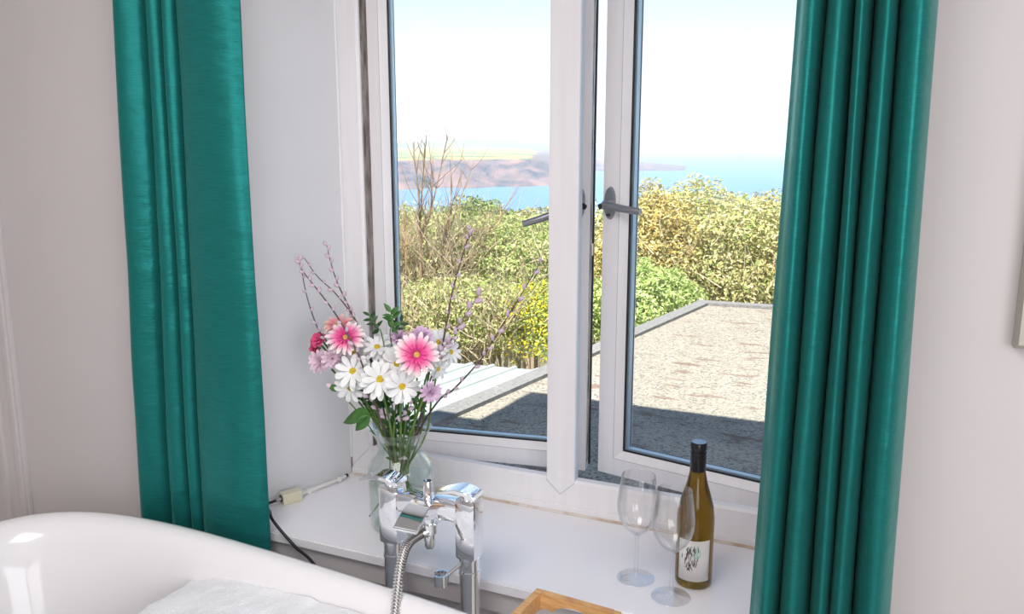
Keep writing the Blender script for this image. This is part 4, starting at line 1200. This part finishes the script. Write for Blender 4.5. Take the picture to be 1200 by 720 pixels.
# ------------------------------------------------------------------ sea, headland, far coast
SEA = -102.4
m_sea = mat('sea_water', (0.055, 0.22, 0.36), 0.5, spec=0.15)
add_noise(m_sea, (0.075, 0.175, 0.335), (0.09, 0.20, 0.37), .004, detail=4, stretch=(1, 3, 1))
bm = NB(); prism(bm, [(-60000, 110), (60000, 110), (60000, 80000), (-60000, 80000)], SEA - 1, SEA); o = obj('sea', bm, m_sea); o['kind'] = 'structure'
m_cliff = mat('headland', (0.3, 0.22, 0.22), 0.95, spec=0.05)
t, N, L, b = nodes(m_cliff)
tcn = N.new('ShaderNodeTexCoord'); gm = N.new('ShaderNodeNewGeometry'); sz_ = N.new('ShaderNodeSeparateXYZ'); L.new(gm.outputs['Position'], sz_.inputs[0])
na = N.new('ShaderNodeTexNoise'); na.inputs['Scale'].default_value = .02; na.inputs['Detail'].default_value = 9
nb = N.new('ShaderNodeTexVoronoi'); nb.inputs['Scale'].default_value = .006
L.new(tcn.outputs['Object'], na.inputs['Vector']); L.new(tcn.outputs['Object'], nb.inputs['Vector'])
ra = N.new('ShaderNodeValToRGB')
ra.color_ramp.elements[0].position = .36; ra.color_ramp.elements[0].color = (.035, .035, .05, 1)
ra.color_ramp.elements[1].position = .66; ra.color_ramp.elements[1].color = (.24, .135, .115, 1)
L.new(na.outputs[0], ra.inputs[0])
rb = N.new('ShaderNodeValToRGB'); sc_ = N.new('ShaderNodeSeparateColor'); L.new(nb.outputs['Color'], sc_.inputs[0]); L.new(sc_.outputs[0], rb.inputs[0])
rb.color_ramp.elements[0].position = .25; rb.color_ramp.elements[0].color = (.10, .15, .06, 1)
rb.color_ramp.elements[1].position = .75; rb.color_ramp.elements[1].color = (.33, .29, .08, 1)
rz_ = N.new('ShaderNodeValToRGB'); rz_.color_ramp.elements[0].position = .4; rz_.color_ramp.elements[1].position = .6
mr_ = N.new('ShaderNodeMapRange'); mr_.inputs[1].default_value = -102.4 + 52; mr_.inputs[2].default_value = -102.4 + 64
L.new(sz_.outputs[2], mr_.inputs[0]); L.new(mr_.outputs[0], rz_.inputs[0])
mxx = N.new('ShaderNodeMixRGB'); L.new(rz_.outputs[0], mxx.inputs[0]); L.new(ra.outputs[0], mxx.inputs[1]); L.new(rb.outputs[0], mxx.inputs[2]); L.new(mxx.outputs[0], b.inputs['Base Color'])

def azim(px):
    a = math.atan((px - 600) / math.hypot(FPX, 360 - HORIZON))
    return Vector((math.sin(a) * math.cos(YAW) - math.cos(a) * math.sin(YAW), math.sin(a) * math.sin(YAW) + math.cos(a) * math.cos(YAW), 0))
def land(name, label, px0, px1, shore, depth, hfun, nu=110, nv=44, m=None):
    bm = NB(); g = []
    for i in range(nu + 1):
        u = i / nu; px = px0 + (px1 - px0) * u; d = azim(px); row = []
        for j in range(nv + 1):
            v = (j / nv) ** 1.8
            D = shore(u) + depth * v
            p = d * D
            row.append(bm.verts.new((p.x, p.y, SEA + hfun(u, v, depth * v, p))))
        g.append(row)
    for i in range(nu):
        for j in range(nv): bm.faces.new((g[i][j], g[i + 1][j], g[i + 1][j + 1], g[i][j + 1]))
    o = obj(name, bm, m or m_cliff, None, False); tag(o, label, 'headland'); return o
def h1(u, v, d, p):
    end = min(1, max(0, (1 - u) / .22)) ** .7
    top = 62 + 9 * v
    c = min(1, d / 190) ** .8
    return -3 + end * (c * top + (9 * noise.noise(p * .011) + 5 * noise.noise(p * .035)) * min(1, d / 60) * (1 - min(1, max(0, d - 190) / 150) * .85)) * 1.0
land('headland', 'mauve and brown cliff headland with yellow fields across the bay', 330, 700, lambda u: 1780 + 260 * u + 60 * noise.noise((u * 9, 2, 0)), 2400, h1)
def h2(u, v, d, p):
    end = min(1, max(0, (1 - u) / .5)) ** .8
    return -3 + end * (min(1, d / 120) * 30 + 6 * noise.noise(p * .006))
land('far_headland', 'low pale headland seen beyond the window handle, right pane', 560, 812, lambda u: 2950 + 100 * u, 700, h2, 80, 24)
m_hill = mat('hill_heath', (.07, .10, .06), .95, spec=.05)
add_noise(m_hill, (.05, .08, .05), (.10, .13, .06), .004)
def h3(u, v, d, p):
    return -3 + math.sin(PI * min(1, v * .9 + .05)) * (105 + 34 * noise.noise((u * 3.2, .5, 0)) + 14 * noise.noise(p * .0011)) * min(1, max(0, (1 - u) / .35)) ** .6
land('distant_hills', 'faint blue hills on the horizon behind the headland', 260, 740, lambda u: 5200, 2600, h3, 90, 24, m_hill)

# sea haze over the bay: a bank of thin scattering air
m_haze = bpy.data.materials.new('sea_haze'); m_haze.use_nodes = True
t = m_haze.node_tree; t.nodes.clear()
oo = t.nodes.new('ShaderNodeOutputMaterial'); vs_ = t.nodes.new('ShaderNodeVolumeScatter')
vs_.inputs['Color'].default_value = (0.78, 0.92, 1, 1); vs_.inputs['Density'].default_value = 0.00018
t.links.new(vs_.outputs[0], oo.inputs['Volume'])
m_haze.cycles.homogeneous_volume = True if hasattr(m_haze.cycles, 'homogeneous_volume') else None
bm = NB(); box(bm, (-25000, 250, SEA - .5), (25000, 26000, 160))
hz = obj('sea_haze', bm, m_haze); tag(hz, 'thin white haze hanging over the bay', 'haze', kind='stuff')
